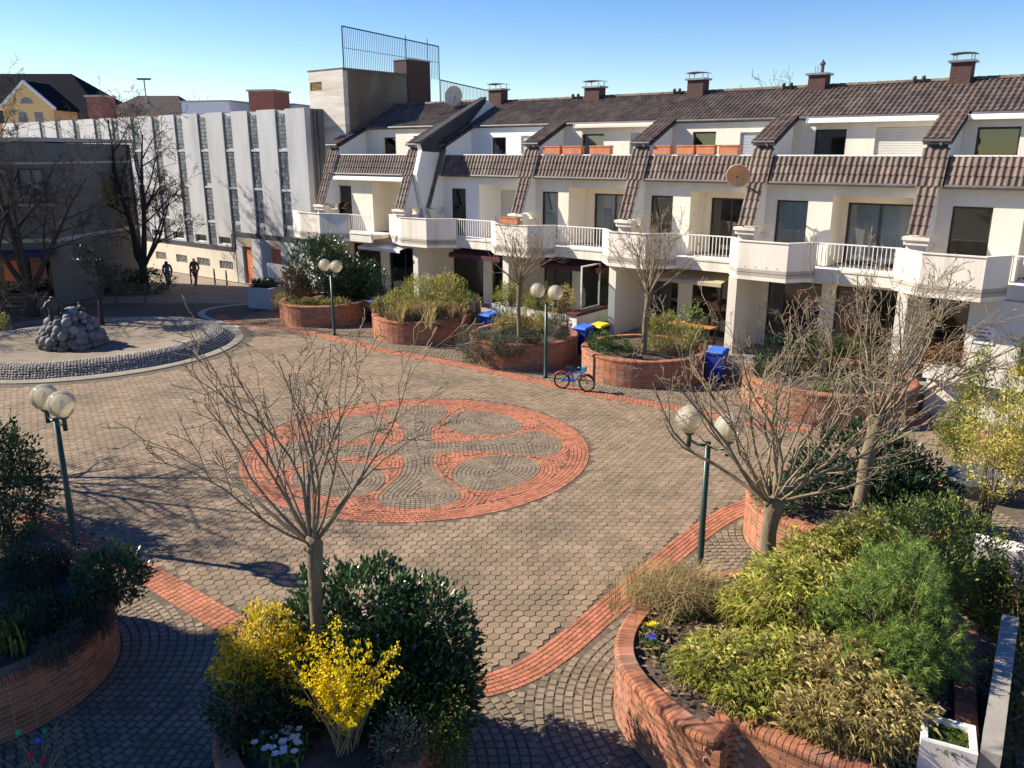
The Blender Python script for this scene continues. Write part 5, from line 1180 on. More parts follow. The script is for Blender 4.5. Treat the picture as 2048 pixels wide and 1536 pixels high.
e = empty('wide_pier', F(3.9, -.55, 0), FROT, 'wide cream wall panel carrying the white name board', 'wall'); b = MB(); b.box(0, 1.5, -.035, .16, 0, 3.26); b.build('panel', m_wall, e)
# clay pots
def pot(x, y, z, r, h, label, m=None):
    e = empty('flower_pot', (x, y, z), 0, label, 'flower pot', 'round flower pots'); b = MB(); b.lathe([(r * .68, 0), (r * .95, h * .8), (r * 1.05, h * .8), (r * 1.05, h), (r * .9, h), (r * .88, h * .88), (.01, h * .87)], 16); b.build('pot', m or m_terr, e, True); return e
q = gnd(918, 683); pot(q[0], q[1], 0, .24, .42, 'clay pot standing at the right side of the grassy planter')
m_blackpot = m_black
for x_, lb in ((-16.9, 'small clay pot, left of two on the cream trough'), (-16.2, 'small clay pot, right of two on the cream trough')): v = F(x_, -2.1, 1.2); pot(v.x, v.y, v.z, .12, .24, lb)
for (px_, py_, z_, r_, h_, lb) in ((1250, 640, .5, .2, .42, 'black plant pot on the terrace left of the small bare tree'), (1430, 660, .5, .2, .34, 'clay pot below the flowering climber'), (1465, 668, .5, .22, .36, 'clay pot nearest the cream pier')):
    q = gnd(px_, py_, z_); pot(q[0], q[1], z_, r_, h_, lb, m_black if 'black' in lb else m_terr)
# concrete edging walls at the lower right
def slab(P, Q, w, z0, z1, label, m=None, nm='concrete_wall'):
    P, Q = np.array(P), np.array(Q); L_ = np.linalg.norm(Q - P); a = math.atan2(*(Q - P)[::-1]); e = empty(nm, (P[0], P[1], 0), a, label, 'wall'); b = MB(); b.box(0, L_, 0, w, z0, z1); b.build('wall', m or m_conc, e); return e
slab((5.06, 7.45), (6.85, 10.15), -.2, -.03, 1.3, 'long weathered concrete dividing wall at the lower right edge')
trough((4.5, 7.62), (5.0, 7.38), .52, 0, 1.28, 'pale concrete box with mossy top in the lower right corner', m_bal)
slab((8.05, 13.0), (8.85, 12.5), .45, -.03, .95, 'white concrete block between the pine and the yellow shrub', m_bal)
pd = gnd(1955, 985); e = empty('stone_bowl', (pd[0], pd[1], 0), 0, 'low round blue-grey tub on the paving behind the planter', 'tub'); b = MB(); b.lathe([(.55, 0), (.7, .35), (.75, .42), (.66, .42), (.6, .3), (.01, .3)], 24); b.build('bowl', mat('tub_grey', (.10, .115, .14), (.08, .09, .11), rough=.6, scale=3), e, True)

# pale stone line curving through the far paving
ln = smooth_loop([W for W in [tuple(gnd(*q_)[:2]) for q_ in ((520, 606), (470, 610), (420, 616), (398, 626), (412, 636), (450, 646), (478, 655))]], 2, False); T_l = tangents(ln)
nl = np.stack([-T_l[:, 1], T_l[:, 0]], 1) * .16; b = MB(); n = len(ln)
b.add([(*p, -.05) for p in ln + nl] + [(*p, -.05) for p in ln - nl], [(i, i + 1, n + i + 1, n + i) for i in range(n - 1)]); b.v = [(x, y, .004) for x, y, z in b.v]
tag(b.build('stone_line', mat('pale_stone', (.42, .39, .33), (.36, .33, .28), rough=.9, scale=3)), kind='structure')
# ------------------------------------------------------------------ plants
prng = np.random.default_rng(21)
def leafmat(name, c1, c2, rough=.45, trans=.3, island=.35, spec=.4): return mat(name, c1, c2, rough=rough, scale=2.5, island=island, trans=trans, spec=spec)
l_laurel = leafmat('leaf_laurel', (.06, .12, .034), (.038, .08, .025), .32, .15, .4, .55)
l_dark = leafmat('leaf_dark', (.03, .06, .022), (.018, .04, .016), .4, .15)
l_yellow = leafmat('leaf_yellow_variegated', (.80, .56, .03), (.58, .46, .05), .5, .3, .3)
l_flower = leafmat('forsythia_flower', (.86, .68, .012), (.76, .56, .01), .6, .35, .2, .2)
l_bamboo = leafmat('leaf_bamboo', (.56, .55, .13), (.38, .40, .095), .55, .42, .4)
l_bamdry = leafmat('leaf_bamboo_dry', (.58, .47, .20), (.42, .35, .14), .7, .3, .35, .2)
l_pine = leafmat('pine_needle', (.26, .35, .065), (.16, .24, .048), .5, .3, .35)
l_moss = leafmat('leaf_moss', (.09, .13, .02), (.06, .09, .015), .8, .1, .3, .1)
l_dry = leafmat('dry_grass', (.46, .35, .16), (.30, .22, .10), .8, .25, .35, .1)
l_brown = leafmat('brown_leaf', (.17, .10, .05), (.10, .06, .032), .8, .2, .4, .1)
l_grey = leafmat('grey_foliage', (.17, .17, .115), (.10, .105, .07), .7, .2, .35, .2)
l_green = leafmat('leaf_green', (.12, .19, .045), (.08, .135, .033), .5, .25, .35)
l_yg = leafmat('leaf_yellow_green', (.34, .32, .05), (.20, .22, .04), .5, .3, .35)
l_pale = leafmat('pale_yellow_blossom', (.66, .56, .16), (.45, .38, .09), .6, .35, .3, .2)
l_white = leafmat('white_petal', (.82, .82, .80), (.75, .75, .76), .6, .3, .1, .2)
l_blue = leafmat('blue_petal', (.10, .10, .50), (.07, .07, .4), .6, .3, .2, .2)
l_red = leafmat('red_petal', (.55, .10, .04), (.45, .12, .03), .6, .3, .2, .2)
l_heather = leafmat('heather', (.10, .085, .075), (.06, .065, .045), .8, .15, .4, .1)
m_stem = mat('stem', (.16, .11, .07), (.10, .07, .045), rough=.85, scale=8)
m_stemy = mat('stem_pale', (.30, .23, .13), (.22, .165, .09), rough=.85, scale=8)
def unit(a): return a / (np.linalg.norm(a, axis=-1, keepdims=True) + 1e-9)
def leafcloud(blobs, nclump, per, L, Wd, out=.6, up=.3, rnd=.7, spread=.06, inner=.55, cup=.25, droop=0.0, zmin=None):
    """clumps scattered through the outer shell of ellipsoids, each with leaves that point outwards"""
    vol = np.array([b[3] * b[4] + b[4] * b[5] + b[3] * b[5] for b in blobs]); pick = prng.choice(len(blobs), nclump, p=vol / vol.sum()); B = np.array(blobs)[pick]
    d = unit(prng.normal(size=(nclump, 3))); rr = inner + (1 - inner) * prng.random(nclump) ** .6
    lump = 1 + .16 * np.sin(d[:, 0] * 5 + B[:, 0] * 3) * np.cos(d[:, 1] * 4 + B[:, 1]) + .1 * np.sin(d[:, 2] * 7 + d[:, 0] * 6)
    P = B[:, :3] + d * B[:, 3:6] * (rr * lump)[:, None]; nrm = unit(d / B[:, 3:6])
    if zmin is not None:
        k = P[:, 2] > zmin; P, nrm = P[k], nrm[k]
    n = len(P) * per; P = np.repeat(P, per, 0) + prng.normal(0, spread, (n, 3)); nrm = np.repeat(nrm, per, 0)
    D = unit(nrm * out + np.array([0, 0, up]) + prng.normal(0, rnd, (n, 3)) * .6)
    side = unit(np.cross(D, unit(prng.normal(size=(n, 3)) * .5 + np.array([0, 0, 1])))); upv = np.cross(side, D)
    l = L * prng.uniform(.65, 1.3, n)[:, None]; w = Wd * prng.uniform(.75, 1.25, n)[:, None]
    V = np.zeros((n, 4, 3), np.float32)
    V[:, 0] = P; mid = P + D * l * .45 - upv * w * cup
    V[:, 1] = mid + side * w * .5 + upv * w * cup * 1.6; V[:, 2] = P + D * l + np.array([0, 0, -1]) * l * droop; V[:, 3] = mid - side * w * .5 + upv * w * cup * 1.6
    return V
LQ = [(0, 1, 2), (0, 2, 3)]
def stems(base, tops, r0=.012, m=None, parent=None, bend=.1, n=4):
    b = MB()
    for t in tops:
        t = Vector(t); s0 = Vector(base) + Vector((random.uniform(-1, 1), random.uniform(-1, 1), 0)) * .12; pts = []
        off = Vector((random.uniform(-1, 1), random.uniform(-1, 1), 0)) * bend
        for k in range(n + 1):
            f = k / n; pts.append(s0.lerp(t, f) + off * math.sin(math.pi * f) + Vector((0, 0, .12 * math.sin(math.pi * f))))
        b.tube(pts, [r0 * (1 - .7 * k / n) for k in range(n + 1)], 4, False)
    return b.build('stems', m or m_stem, parent)
def bush(base, label, blobs, clouds, nst=14, cat='shrub', name='shrub', group=None, stem_m=None, kindless=True):
    """blobs in world coordinates; clouds: list of (material, dict of leafcloud arguments)"""
    e = empty(name, base, 0, label, cat, group); bb = Vector(base)
    lb = [(b[0] - bb.x, b[1] - bb.y, b[2] - bb.z, *b[3:]) for b in blobs]
    for m, kw, nm in clouds:
        kw = dict(kw); sub = kw.pop('blobs', None); use = lb if sub is None else [(b[0] - bb.x, b[1] - bb.y, b[2] - bb.z, *b[3:]) for b in sub]
        bulk(nm, leafcloud(use, **kw), 4, m, e, quads=LQ)
    if nst:
        tops = []
        for k in range(nst):
            b = random.choice(lb); a = random.uniform(0, 6.28); q = random.uniform(.2, .8); tops.append((b[0] + b[3] * q * math.cos(a), b[1] + b[4] * q * math.sin(a), b[2] + b[5] * random.uniform(-.2, .7)))
        stems((0, 0, 0), tops, .014, stem_m, e)
    return e
def W3(px, py, z): g_ = gnd(px, py, z); return float(g_[0]), float(g_[1])
def blob(px, py, Y, rx, ry, rz):           # centre from a pixel at a chosen forward distance
    r = ray(px, py); t = Y / r[1]; P = CAM + r * t; return (float(P[0]), float(P[1]), float(P[2]), rx, ry, rz)
def blades(base_pts, h, lean, n, m, parent, name='blades', w=.012):
    """tufts of curved blades"""
    V = []
    for (x, y, z) in base_pts:
        for _ in range(n):
            a = prng.random() * 6.28; l = h * prng.uniform(.5, 1.15); o = lean * prng.uniform(.3, 1.2); dx, dy = math.cos(a), math.sin(a); sx, sy = -dy * w, dx * w
            x0, y0 = x + prng.normal(0, .05), y + prng.normal(0, .05); p1 = (x0 + dx * o * .35, y0 + dy * o * .35, z + l * .65); p2 = (x0 + dx * o, y0 + dy * o, z + l * (.95 - .4 * o / max(h, .1)))
            V.append([(x0 - sx, y0 - sy, z), (x0 + sx, y0 + sy, z), (p1[0] + sx * .8, p1[1] + sy * .8, p1[2]), p2, (p1[0] - sx * .8, p1[1] - sy * .8, p1[2])])
    return bulk(name, V, 5, m, parent, quads=[(0, 1, 2, 4), (4, 2, 3)])
S_ = .8
# --- centre foreground planter
bush((-1.55, 9.3, S_), 'large dark green laurel bush filling the centre foreground planter',
     [(-1.95, 9.35, 1.65, .85, .75, .8), (-1.2, 9.2, 1.4, .75, .75, .75), (-2.55, 9.3, 1.3, .55, .5, .6), (-.95, 8.8, 1.1, .55, .6, .6), (-1.6, 8.9, 1.2, .9, .7, .65)],
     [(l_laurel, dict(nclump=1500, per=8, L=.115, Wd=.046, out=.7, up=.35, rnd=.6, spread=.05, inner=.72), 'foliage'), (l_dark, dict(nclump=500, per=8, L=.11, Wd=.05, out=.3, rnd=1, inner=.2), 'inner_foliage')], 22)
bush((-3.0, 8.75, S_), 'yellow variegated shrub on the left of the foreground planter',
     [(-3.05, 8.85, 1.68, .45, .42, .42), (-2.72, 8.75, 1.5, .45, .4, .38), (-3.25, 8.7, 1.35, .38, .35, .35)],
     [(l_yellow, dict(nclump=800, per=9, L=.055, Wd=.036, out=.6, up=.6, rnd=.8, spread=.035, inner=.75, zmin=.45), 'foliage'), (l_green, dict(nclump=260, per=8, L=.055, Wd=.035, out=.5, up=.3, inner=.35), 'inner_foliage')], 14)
bush((-3.05, 8.25, S_), 'dark shaded shrub under the yellow variegated shrub',
     [(-3.1, 8.3, 1.15, .42, .4, .4), (-2.7, 8.2, 1.05, .4, .35, .32)], [(l_dark, dict(nclump=420, per=9, L=.07, Wd=.035, out=.6, up=.3, spread=.04), 'foliage')], 10)
fe_ = empty('forsythia', (-1.9, 7.95, S_), 0, 'bright yellow flowering forsythia shrub below the pollarded tree', 'shrub')
ftops = []; FV = []
for k in range(50):
    a = random.uniform(0, 6.28); q = random.random() ** .6; top = (math.cos(a) * q * .68 + .02, math.sin(a) * q * .5, random.uniform(.95, 1.85) * (1 - .22 * q)); ftops.append(top)
    for j in range(34):
        f = random.uniform(.38, 1.02); c = np.array([top[0] * f ** 1.3, top[1] * f ** 1.3, top[2] * f + .1 * math.sin(math.pi * f)]) + prng.normal(0, .025, 3)
        for p_ in range(3): FV.append(c)
FV = np.array(FV); n = len(FV); D = unit(prng.normal(size=(n, 3)) + np.array([0, -.1, .15])); sd = unit(np.cross(D, prng.normal(size=(n, 3)))); l = prng.uniform(.025, .045, n)[:, None]
bulk('blossom', np.stack([FV, FV + D * l * .6 + sd * l * .3, FV + D * l, FV + D * l * .6 - sd * l * .3], 1), 4, l_flower, fe_, quads=LQ)
stems((0, 0, 0), ftops, .011, m_stemy, fe_, .06)
def flowers(name, label, pts, petal_m, r, stalk_h, leaf_m=None, cat='flowers', nf=6, leaf_n=10):
    e = empty(name, (pts[0][0], pts[0][1], pts[0][2]), 0, label, cat); o = np.array(pts[0]); V = []; st_ = MB()
    for p in pts:
        p = np.array(p) - o; st_.tube([tuple(p), tuple(p + np.array([0, 0, stalk_h]))], .004, 4, False)
        for k in range(nf):
            a = 6.28 * k / nf + random.random(); c = p + np.array([0, 0, stalk_h]); d = np.array([math.cos(a), math.sin(a), .35]); s_ = np.array([-math.sin(a), math.cos(a), 0])
            V.append([c, c + d * r * .6 + s_ * r * .42, c + d * r, c + d * r * .6 - s_ * r * .42])
    bulk('petals', V, 4, petal_m, e, quads=LQ, kind='stuff'); st_.build('stalks', l_green, e)
    blades([tuple(np.array(p) - o) for p in pts], stalk_h * 1.1, .1, leaf_n, leaf_m or l_green, e, 'leaves', .01); return e
def spotpts(px0, px1, py0, py1, z, n): return [(*W3(random.uniform(px0, px1), random.uniform(py0, py1), z), z) for _ in range(n)]
flowers('white_flowers', 'white spring flowers at the bottom of the foreground planter', spotpts(505, 600, 1475, 1530, .95, 26), l_white, .05, .14)
flowers('orange_flowers', 'small orange flowers beside the white ones', spotpts(478, 500, 1470, 1485, .95, 6), l_red, .045, .12)
bush((-1.25, 7.8, S_), 'small grey-leaved shrub at the foot of the forsythia', [(-1.25, 7.85, 1.05, .3, .3, .28)], [(l_grey, dict(nclump=160, per=8, L=.06, Wd=.02, up=.5), 'foliage')], 6)
bush((-.95, 8.35, S_), 'olive green shrub hanging over the right rim of the foreground planter', [(-.85, 8.3, 1.0, .35, .4, .4), (-.75, 8.1, .75, .25, .3, .35)], [(l_moss, dict(nclump=300, per=8, L=.06, Wd=.02, up=.2, droop=.2), 'foliage')], 6)
# --- left foreground planter (shaded bed)
x_, y_ = W3(225, 1150, 1.3)
bush((x_, y_, S_), 'glossy laurel shrub at the back rim of the shaded left planter', [(x_, y_, 1.35, .42, .42, .4), (x_ + .12, y_ + .1, 1.15, .38, .38, .3), (x_ - .35, y_ + .1, 1.2, .3, .3, .35)], [(l_laurel, dict(nclump=420, per=8, L=.075, Wd=.04, out=.7, up=.4, spread=.04), 'foliage')], 12)
for k, (px_, py_, r_, m_, lb) in enumerate([(60, 1140, .5, l_dark, 'dark evergreen at the back of the shaded left planter'), (60, 1240, .5, l_dark, 'low dark ground cover in the middle of the shaded left planter'), (160, 1225, .38, l_dark, 'dark clipped shrub between heather and laurel'), (135, 1112, .2, l_heather, 'pale heather tuft behind the lamp post'),
                                            (205, 1235, .24, l_heather, 'heather mound hanging over the brick rim, nearest the laurel'), (150, 1268, .24, l_heather, 'heather mound in the middle of the brick rim'), (105, 1300, .24, l_heather, 'heather mound over the brick rim at the left')]):
    x_, y_ = W3(px_, py_, 1.1); bush((x_, y_, S_), lb, [(x_, y_, 1.05, r_, r_, r_ * .75)], [(m_, dict(nclump=int(900 * r_), per=8, L=.06 if m_ is l_dark else .045, Wd=.028 if m_ is l_dark else .012, up=.5, spread=.04, inner=.5), 'foliage')], 6)
gb_ = empty('grass_clump', (*W3(25, 1290, .9), S_), 0, 'tall grass clump at the left edge of the shaded planter', 'grass clump'); blades([(prng.normal(0, .12), prng.normal(0, .12), 0) for _ in range(14)], .6, .25, 16, l_yg, gb_)
gb_ = empty('bulb_leaves', (*W3(80, 1220, .9), S_), 0, 'bright green bulb leaves in the shaded planter', 'plant'); blades([(prng.normal(0, .1), prng.normal(0, .1), 0) for _ in range(8)], .28, .12, 10, l_green, gb_, w=.016)
# bushes at the left picture edge
bush((-10.3, 15.3, 0), 'tall dark evergreen bush at the left picture edge', [(-10.55, 15.4, 1.35, 1.15, 1.0, 1.0), (-10.1, 15.2, .8, .95, .9, .8), (-11.2, 15.6, 1.7, .9, .9, .8)],
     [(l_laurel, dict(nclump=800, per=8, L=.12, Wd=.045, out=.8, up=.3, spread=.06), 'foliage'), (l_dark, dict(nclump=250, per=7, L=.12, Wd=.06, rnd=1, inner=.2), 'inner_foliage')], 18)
# --- big right planter: bamboo, pine, dry shrub, bulbs
bam = dict(per=11, L=.155, Wd=.0125, out=.45, up=.1, rnd=.7, spread=.05, droop=.45, inner=.5)
for lb, bl, nc, mm in [('tall yellow-green bamboo at the back of the big right planter', [(4.75, 11.2, 1.45, .7, .5, .6), (5.4, 11.4, 1.5, .6, .5, .65), (3.95, 10.95, 1.25, .5, .45, .45)], 900, l_bamboo),
                       ('yellow-green bamboo mound in the middle of the big right planter', [(4.0, 10.3, 1.4, .75, .65, .55), (4.7, 10.2, 1.35, .6, .6, .55), (3.5, 10.6, 1.2, .45, .4, .4)], 850, l_bamboo),
                       ('low bamboo mound nearest the curved rim of the big right planter', [(2.75, 9.35, 1.05, .55, .5, .3), (3.4, 9.2, 1.1, .6, .55, .35), (3.1, 8.8, 1.0, .5, .4, .28)], 800, l_bamboo),
                       ('straw-coloured bamboo thicket in front of the pine', [(4.1, 8.9, 1.15, .6, .6, .45), (4.3, 8.2, 1.1, .6, .5, .4), (3.7, 8.3, 1.0, .5, .4, .32)], 800, l_bamdry)]:
    bush((bl[0][0], bl[0][1], S_), lb, bl, [(mm, dict(nclump=nc, **bam), 'foliage'), (l_bamdry, dict(nclump=nc // 3, **bam), 'dry_leaves')], 30, 'bamboo', 'bamboo', 'bamboo in the big right planter', m_stemy)
# pine: radiating needle tufts
def pine(base, label, blobs, ntuft, per=26, L=.085):
    e = empty('dwarf_pine', base, 0, label, 'pine'); lb = [(b[0] - base[0], b[1] - base[1], b[2] - base[2], *b[3:]) for b in blobs]
    V = leafcloud(lb, ntuft, 1, .01, .01, inner=.55); P = V[:, 0]; c = np.array([np.mean([b[i] for b in lb]) for i in range(3)]); ax = unit(P - c + np.array([0, 0, .35]))
    n = len(P) * per; P = np.repeat(P, per, 0); A = np.repeat(ax, per, 0); D = unit(A * .75 + unit(prng.normal(size=(n, 3))) * .8); sd = unit(np.cross(D, prng.normal(size=(n, 3)))); l = L * prng.uniform(.7, 1.2, n)[:, None]; P = P + A * prng.uniform(-.05, .05, n)[:, None]
    bulk('needles', np.stack([P - sd * .0045, P + sd * .0045, P + D * l], 1), 3, l_pine, e)
    stems((0, 0, 0), [tuple(p) for p in V[::9, 0]], .02, m_stem, e, .12); return e
pine((4.95, 9.4, S_), 'bushy green dwarf pine in the big right planter', [(4.75, 9.4, 1.75, .75, .65, .62), (5.2, 9.9, 1.85, .65, .55, .6), (4.6, 8.75, 1.4, .6, .5, .5), (5.2, 9.1, 1.35, .6, .5, .55), (5.5, 10.3, 1.7, .55, .5, .55)], 1700, 28, .1)
e = empty('dry_shrub', (*W3(1370, 1215, .85), S_), 0, 'pale dry leafless shrub over the back rim of the big right planter', 'shrub')
blades([(prng.normal(-.1, .38), prng.normal(.1, .2), 0) for _ in range(90)], .75, .55, 26, l_dry, e, 'twigs', .0045)
for lb, a, m_ in [('blue hyacinths inside the curved brick rim', spotpts(1290, 1308, 1290, 1302, .85, 6), l_blue), ('yellow daffodils inside the curved brick rim', spotpts(1290, 1320, 1262, 1275, .85, 5), l_flower)]: flowers('spring_flowers', lb, a, m_, .035 if m_ is l_blue else .05, .18, nf=10 if m_ is l_blue else 6, leaf_n=14)
for k, (px_, py_, lb) in enumerate([(1330, 1235, 'green bulb leaves at the left of the bare soil'), (1370, 1240, 'green bulb leaves in the middle of the bare soil'), (1345, 1330, 'green bulb leaves by the curved brick rim'), (1455, 1200, 'dark green bulb leaves behind the bare soil')]):
    x_, y_ = W3(px_, py_, .85); e = empty('bulb_leaves', (x_, y_, .84), 0, lb, 'plant'); blades([(prng.normal(0, .12), prng.normal(0, .1), 0) for _ in range(8)], .22, .1, 9, l_green, e, w=.012)
# leaf litter on the soil of the big planter
q = []; 
for _ in range(2600):
    x, y = prng.uniform(1.7, 6.4), prng.uniform(7.6, 12.0)
    q.append((x, y))
q = np.array(q); q = q[in_poly(q, offset_loop(P7, -.3))]; n = len(q); a = prng.random(n) * 6.28; l = prng.uniform(.03, .07, n); z = .93 + prng.random(n) * .03
V = np.zeros((n, 4, 3), np.float32)
for k, (i, j) in enumerate(((-1, 0), (0, -.45), (1, 0), (0, .45))):
    V[:, k, 0] = q[:, 0] + l * (i * np.cos(a) - j * np.sin(a)); V[:, k, 1] = q[:, 1] + l * (i * np.sin(a) + j * np.cos(a)); V[:, k, 2] = z + prng.normal(0, .012, n)
tag(bulk('leaf_litter', V, 4, m_leafl, None, quads=LQ), 'dry brown leaves scattered over the bed of the big right planter', 'leaf litter', kind='stuff')
# --- planter behind (dark rhododendron) and right edge shrubs
bush((7.0, 15.3, S_), 'dark rhododendron behind the pollarded trees on the right', [(7.0, 15.6, 1.5, .9, .8, .75), (7.7, 15.3, 1.3, .8, .8, .65), (6.1, 15.2, 1.2, .6, .7, .5), (7.3, 14.6, 1.15, .8, .7, .5), (8.1, 14.9, 1.0, .6, .7, .5)], [(l_dark, dict(nclump=950, per=8, L=.13, Wd=.05, out=.8, up=.3, spread=.06), 'foliage'), (l_laurel, dict(nclump=250, per=8, L=.12, Wd=.045, out=.8, up=.4, inner=.85), 'upper_foliage')], 20)
bush((5.05, 14.6, S_), 'small green shrub behind the thick pollarded trunk', [(5.1, 14.6, 1.15, .35, .4, .35)], [(l_green, dict(nclump=180, per=8, L=.09, Wd=.035), 'foliage')], 6)
bush((6.3, 12.0, S_), 'yellow-green leafy shrubs behind the dwarf pine', [(6.2, 12.2, 1.5, .7, .5, .5), (7.1, 12.6, 1.5, .6, .5, .55), (6.6, 11.5, 1.2, .5, .5, .5), (7.4, 12.0, 1.3, .5, .5, .6)], [(l_green, dict(nclump=550, per=8, L=.10, Wd=.03, up=.4, spread=.06), 'foliage'), (l_yg, dict(nclump=350, per=8, L=.09, Wd=.03, up=.5, inner=.8), 'tips')], 20)
bush((9.75, 15.6, 0), 'pale yellow blossoming shrub at the right picture edge', [(9.9, 15.6, 2.1, .85, .8, .8), (9.5, 15.2, 1.5, .6, .6, .7), (10.4, 15.3, 1.8, .8, .8, 1.0)], [(l_pale, dict(nclump=900, per=8, L=.06, Wd=.035, up=.5, spread=.05, inner=.6), 'blossom'), (l_yg, dict(nclump=300, per=7, L=.07, Wd=.03, inner=.4), 'foliage')], 26)
bush((11.0, 18.9, 0), 'slender yellow-green shrub standing before the paved corner', [(11.0, 18.9, 1.2, .45, .45, .9), (11.2, 19.0, 2.1, .38, .38, .7), (10.7, 18.8, .9, .4, .4, .6), (11.25, 19.0, 2.75, .2, .2, .35)], [(l_yg, dict(nclump=420, per=7, L=.10, Wd=.035, up=.6, spread=.06, inner=.3), 'foliage'), (l_green, dict(nclump=160, per=7, L=.1, Wd=.035, inner=.2), 'inner_foliage')], 18)
bush((12.6, 19.2, 0), 'olive conifer cut by the right picture edge', [(12.6, 19.3, 1.6, .6, .6, 1.4), (12.7, 19.3, 2.7, .4, .4, .7)], [(l_moss, dict(nclump=700, per=10, L=.09, Wd=.015, up=.7, spread=.05, inner=.5), 'foliage')], 8, 'conifer', 'conifer')
bush((7.4, 9.9, 0), 'rambling dry climber behind the concrete wall at the right edge', [(7.0, 9.3, .7, .7, .8, .7), (7.6, 10.4, 1.0, .6, .6, .8), (6.3, 8.2, .6, .6, .7, .6)], [(l_moss, dict(nclump=420, per=7, L=.08, Wd=.03, up=.3), 'foliage'), (l_brown, dict(nclump=360, per=7, L=.08, Wd=.03), 'dry_leaves')], 40, stem_m=m_stemy)
bush((8.3, 11.4, 0), 'pale lilac-grey dried flower heads behind the concrete wall', [(8.2, 11.3, 1.3, .5, .5, .45), (8.5, 11.8, 1.5, .4, .4, .4)], [(leafmat('dried_bloom', (.36, .32, .33), (.25, .22, .23), .8, .2, .3, .1), dict(nclump=420, per=9, L=.05, Wd=.03, spread=.04), 'blossom')], 14)
e = empty('moss_patch', (4.75, 7.65, 1.19), -.75, 'bright green moss in the concrete box at the lower right', 'moss'); blades([(prng.uniform(-.12, .2), prng.uniform(-.05, .3), 0) for _ in range(120)], .07, .05, 14, l_moss, e, w=.008)
# --- far planters
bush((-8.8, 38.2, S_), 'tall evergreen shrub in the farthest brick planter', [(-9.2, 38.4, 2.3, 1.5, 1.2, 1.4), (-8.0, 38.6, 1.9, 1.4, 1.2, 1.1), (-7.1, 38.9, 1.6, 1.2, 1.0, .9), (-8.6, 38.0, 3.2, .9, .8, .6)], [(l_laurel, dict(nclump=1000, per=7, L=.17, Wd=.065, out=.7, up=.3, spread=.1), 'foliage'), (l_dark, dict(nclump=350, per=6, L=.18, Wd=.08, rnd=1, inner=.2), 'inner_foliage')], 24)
bush((-10.0, 37.6, S_), 'brown-leaved shrub at the left of the farthest planter', [(-10.0, 37.6, 1.7, .55, .5, .8), (-9.6, 37.3, 1.3, .5, .5, .5)], [(l_brown, dict(nclump=360, per=7, L=.11, Wd=.05, spread=.08), 'foliage')], 12)
bush((-10.4, 37.2, S_), 'low yellow-green ground cover on the rim of the farthest planter', [(-10.4, 37.2, .98, .5, .5, .3), (-9.3, 36.6, .95, .8, .4, .2), (-8.0, 36.5, .95, .8, .4, .2)], [(l_yg, dict(nclump=300, per=7, L=.09, Wd=.035, up=.5), 'foliage'), (l_dry, dict(nclump=160, per=7, L=.1, Wd=.03, up=.5), 'dry_leaves')], 0)
e = empty('ornamental_grass', (-3.9, 34.0, S_), 0, 'dry yellow ornamental grasses spilling over a brick planter', 'grass clump')
blades([(prng.normal(0, .9), prng.normal(-.3, .7), 0) for _ in range(95)], .95, .6, 24, l_dry, e, 'dry_blades', .018); blades([(prng.normal(0, .8), prng.normal(.2, .6), 0) for _ in range(55)], 1.05, .45, 18, l_yg, e, 'green_blades', .018)
bush((-3.0, 34.6, S_), 'yellow-green bushy shrub rising from the dry grasses', [(-2.9, 34.8, 1.75, .95, .8, .75), (-3.9, 35.0, 1.75, .9, .7, .7), (-2.4, 34.2, 1.25, .65, .6, .45), (-4.9, 34.6, 1.3, .7, .6, .5)], [(l_yg, dict(nclump=640, per=7, L=.13, Wd=.04, up=.5, spread=.08), 'foliage'), (l_bamdry, dict(nclump=260, per=7, L=.14, Wd=.035, up=.4), 'dry_leaves')], 16)
bush((-3.6, 32.9, S_), 'grey-green trailing plant on the front rim of the grassy planter', [(-4.2, 32.8, .95, .6, .35, .2), (-3.0, 32.7, .9, .6, .3, .25)], [(l_grey, dict(nclump=240, per=7, L=.08, Wd=.03, droop=.3), 'foliage')], 0)
bush((-1.1, 29.8, .4), 'grey trailing shrub hanging down the side of a brick planter', [(-1.5, 29.7, .7, .55, .6, .7), (-.95, 28.9, .8, .65, .5, .6), (-.1, 28.5, .85, .7, .4, .4)], [(l_grey, dict(nclump=1300, per=8, L=.07, Wd=.028, spread=.06, droop=.2), 'foliage')], 10)
bush((.1, 29.6, S_), 'low dark rosemary-like shrub at the foot of the slim tree', [(.6, 28.9, .98, .7, .4, .32), (.0, 29.4, 1.05, .6, .5, .3)], [(l_dark, dict(nclump=360, per=8, L=.08, Wd=.02, up=.7), 'foliage'), (l_grey, dict(nclump=160, per=8, L=.08, Wd=.02, up=.7), 'tips')], 6)
bush((.3, 30.6, S_), 'yellow-leaved shrub behind the slim tree trunk', [(-.1, 30.8, 1.2, .7, .5, .4), (.9, 30.7, 1.15, .6, .5, .35)], [(l_yg, dict(nclump=260, per=7, L=.11, Wd=.04, up=.5), 'foliage'), (l_dry, dict(nclump=200, per=7, L=.12, Wd=.03, up=.4), 'dry_leaves')], 10)
bush((1.75, 29.5, S_), 'blue-green shrub at the right end of the planter by the lamp', [(1.75, 29.5, 1.3, .4, .4, .5)], [(l_grey, dict(nclump=260, per=8, L=.1, Wd=.03, up=.6), 'foliage')], 8)
bush((3.6, 27.6, S_), 'low green shrub on the left of the sunlit planter', [(3.5, 27.6, 1.05, .65, .6, .32), (3.1, 28.2, 1.1, .5, .5, .35)], [(l_green, dict(nclump=320, per=8, L=.09, Wd=.03, up=.5), 'foliage')], 8)
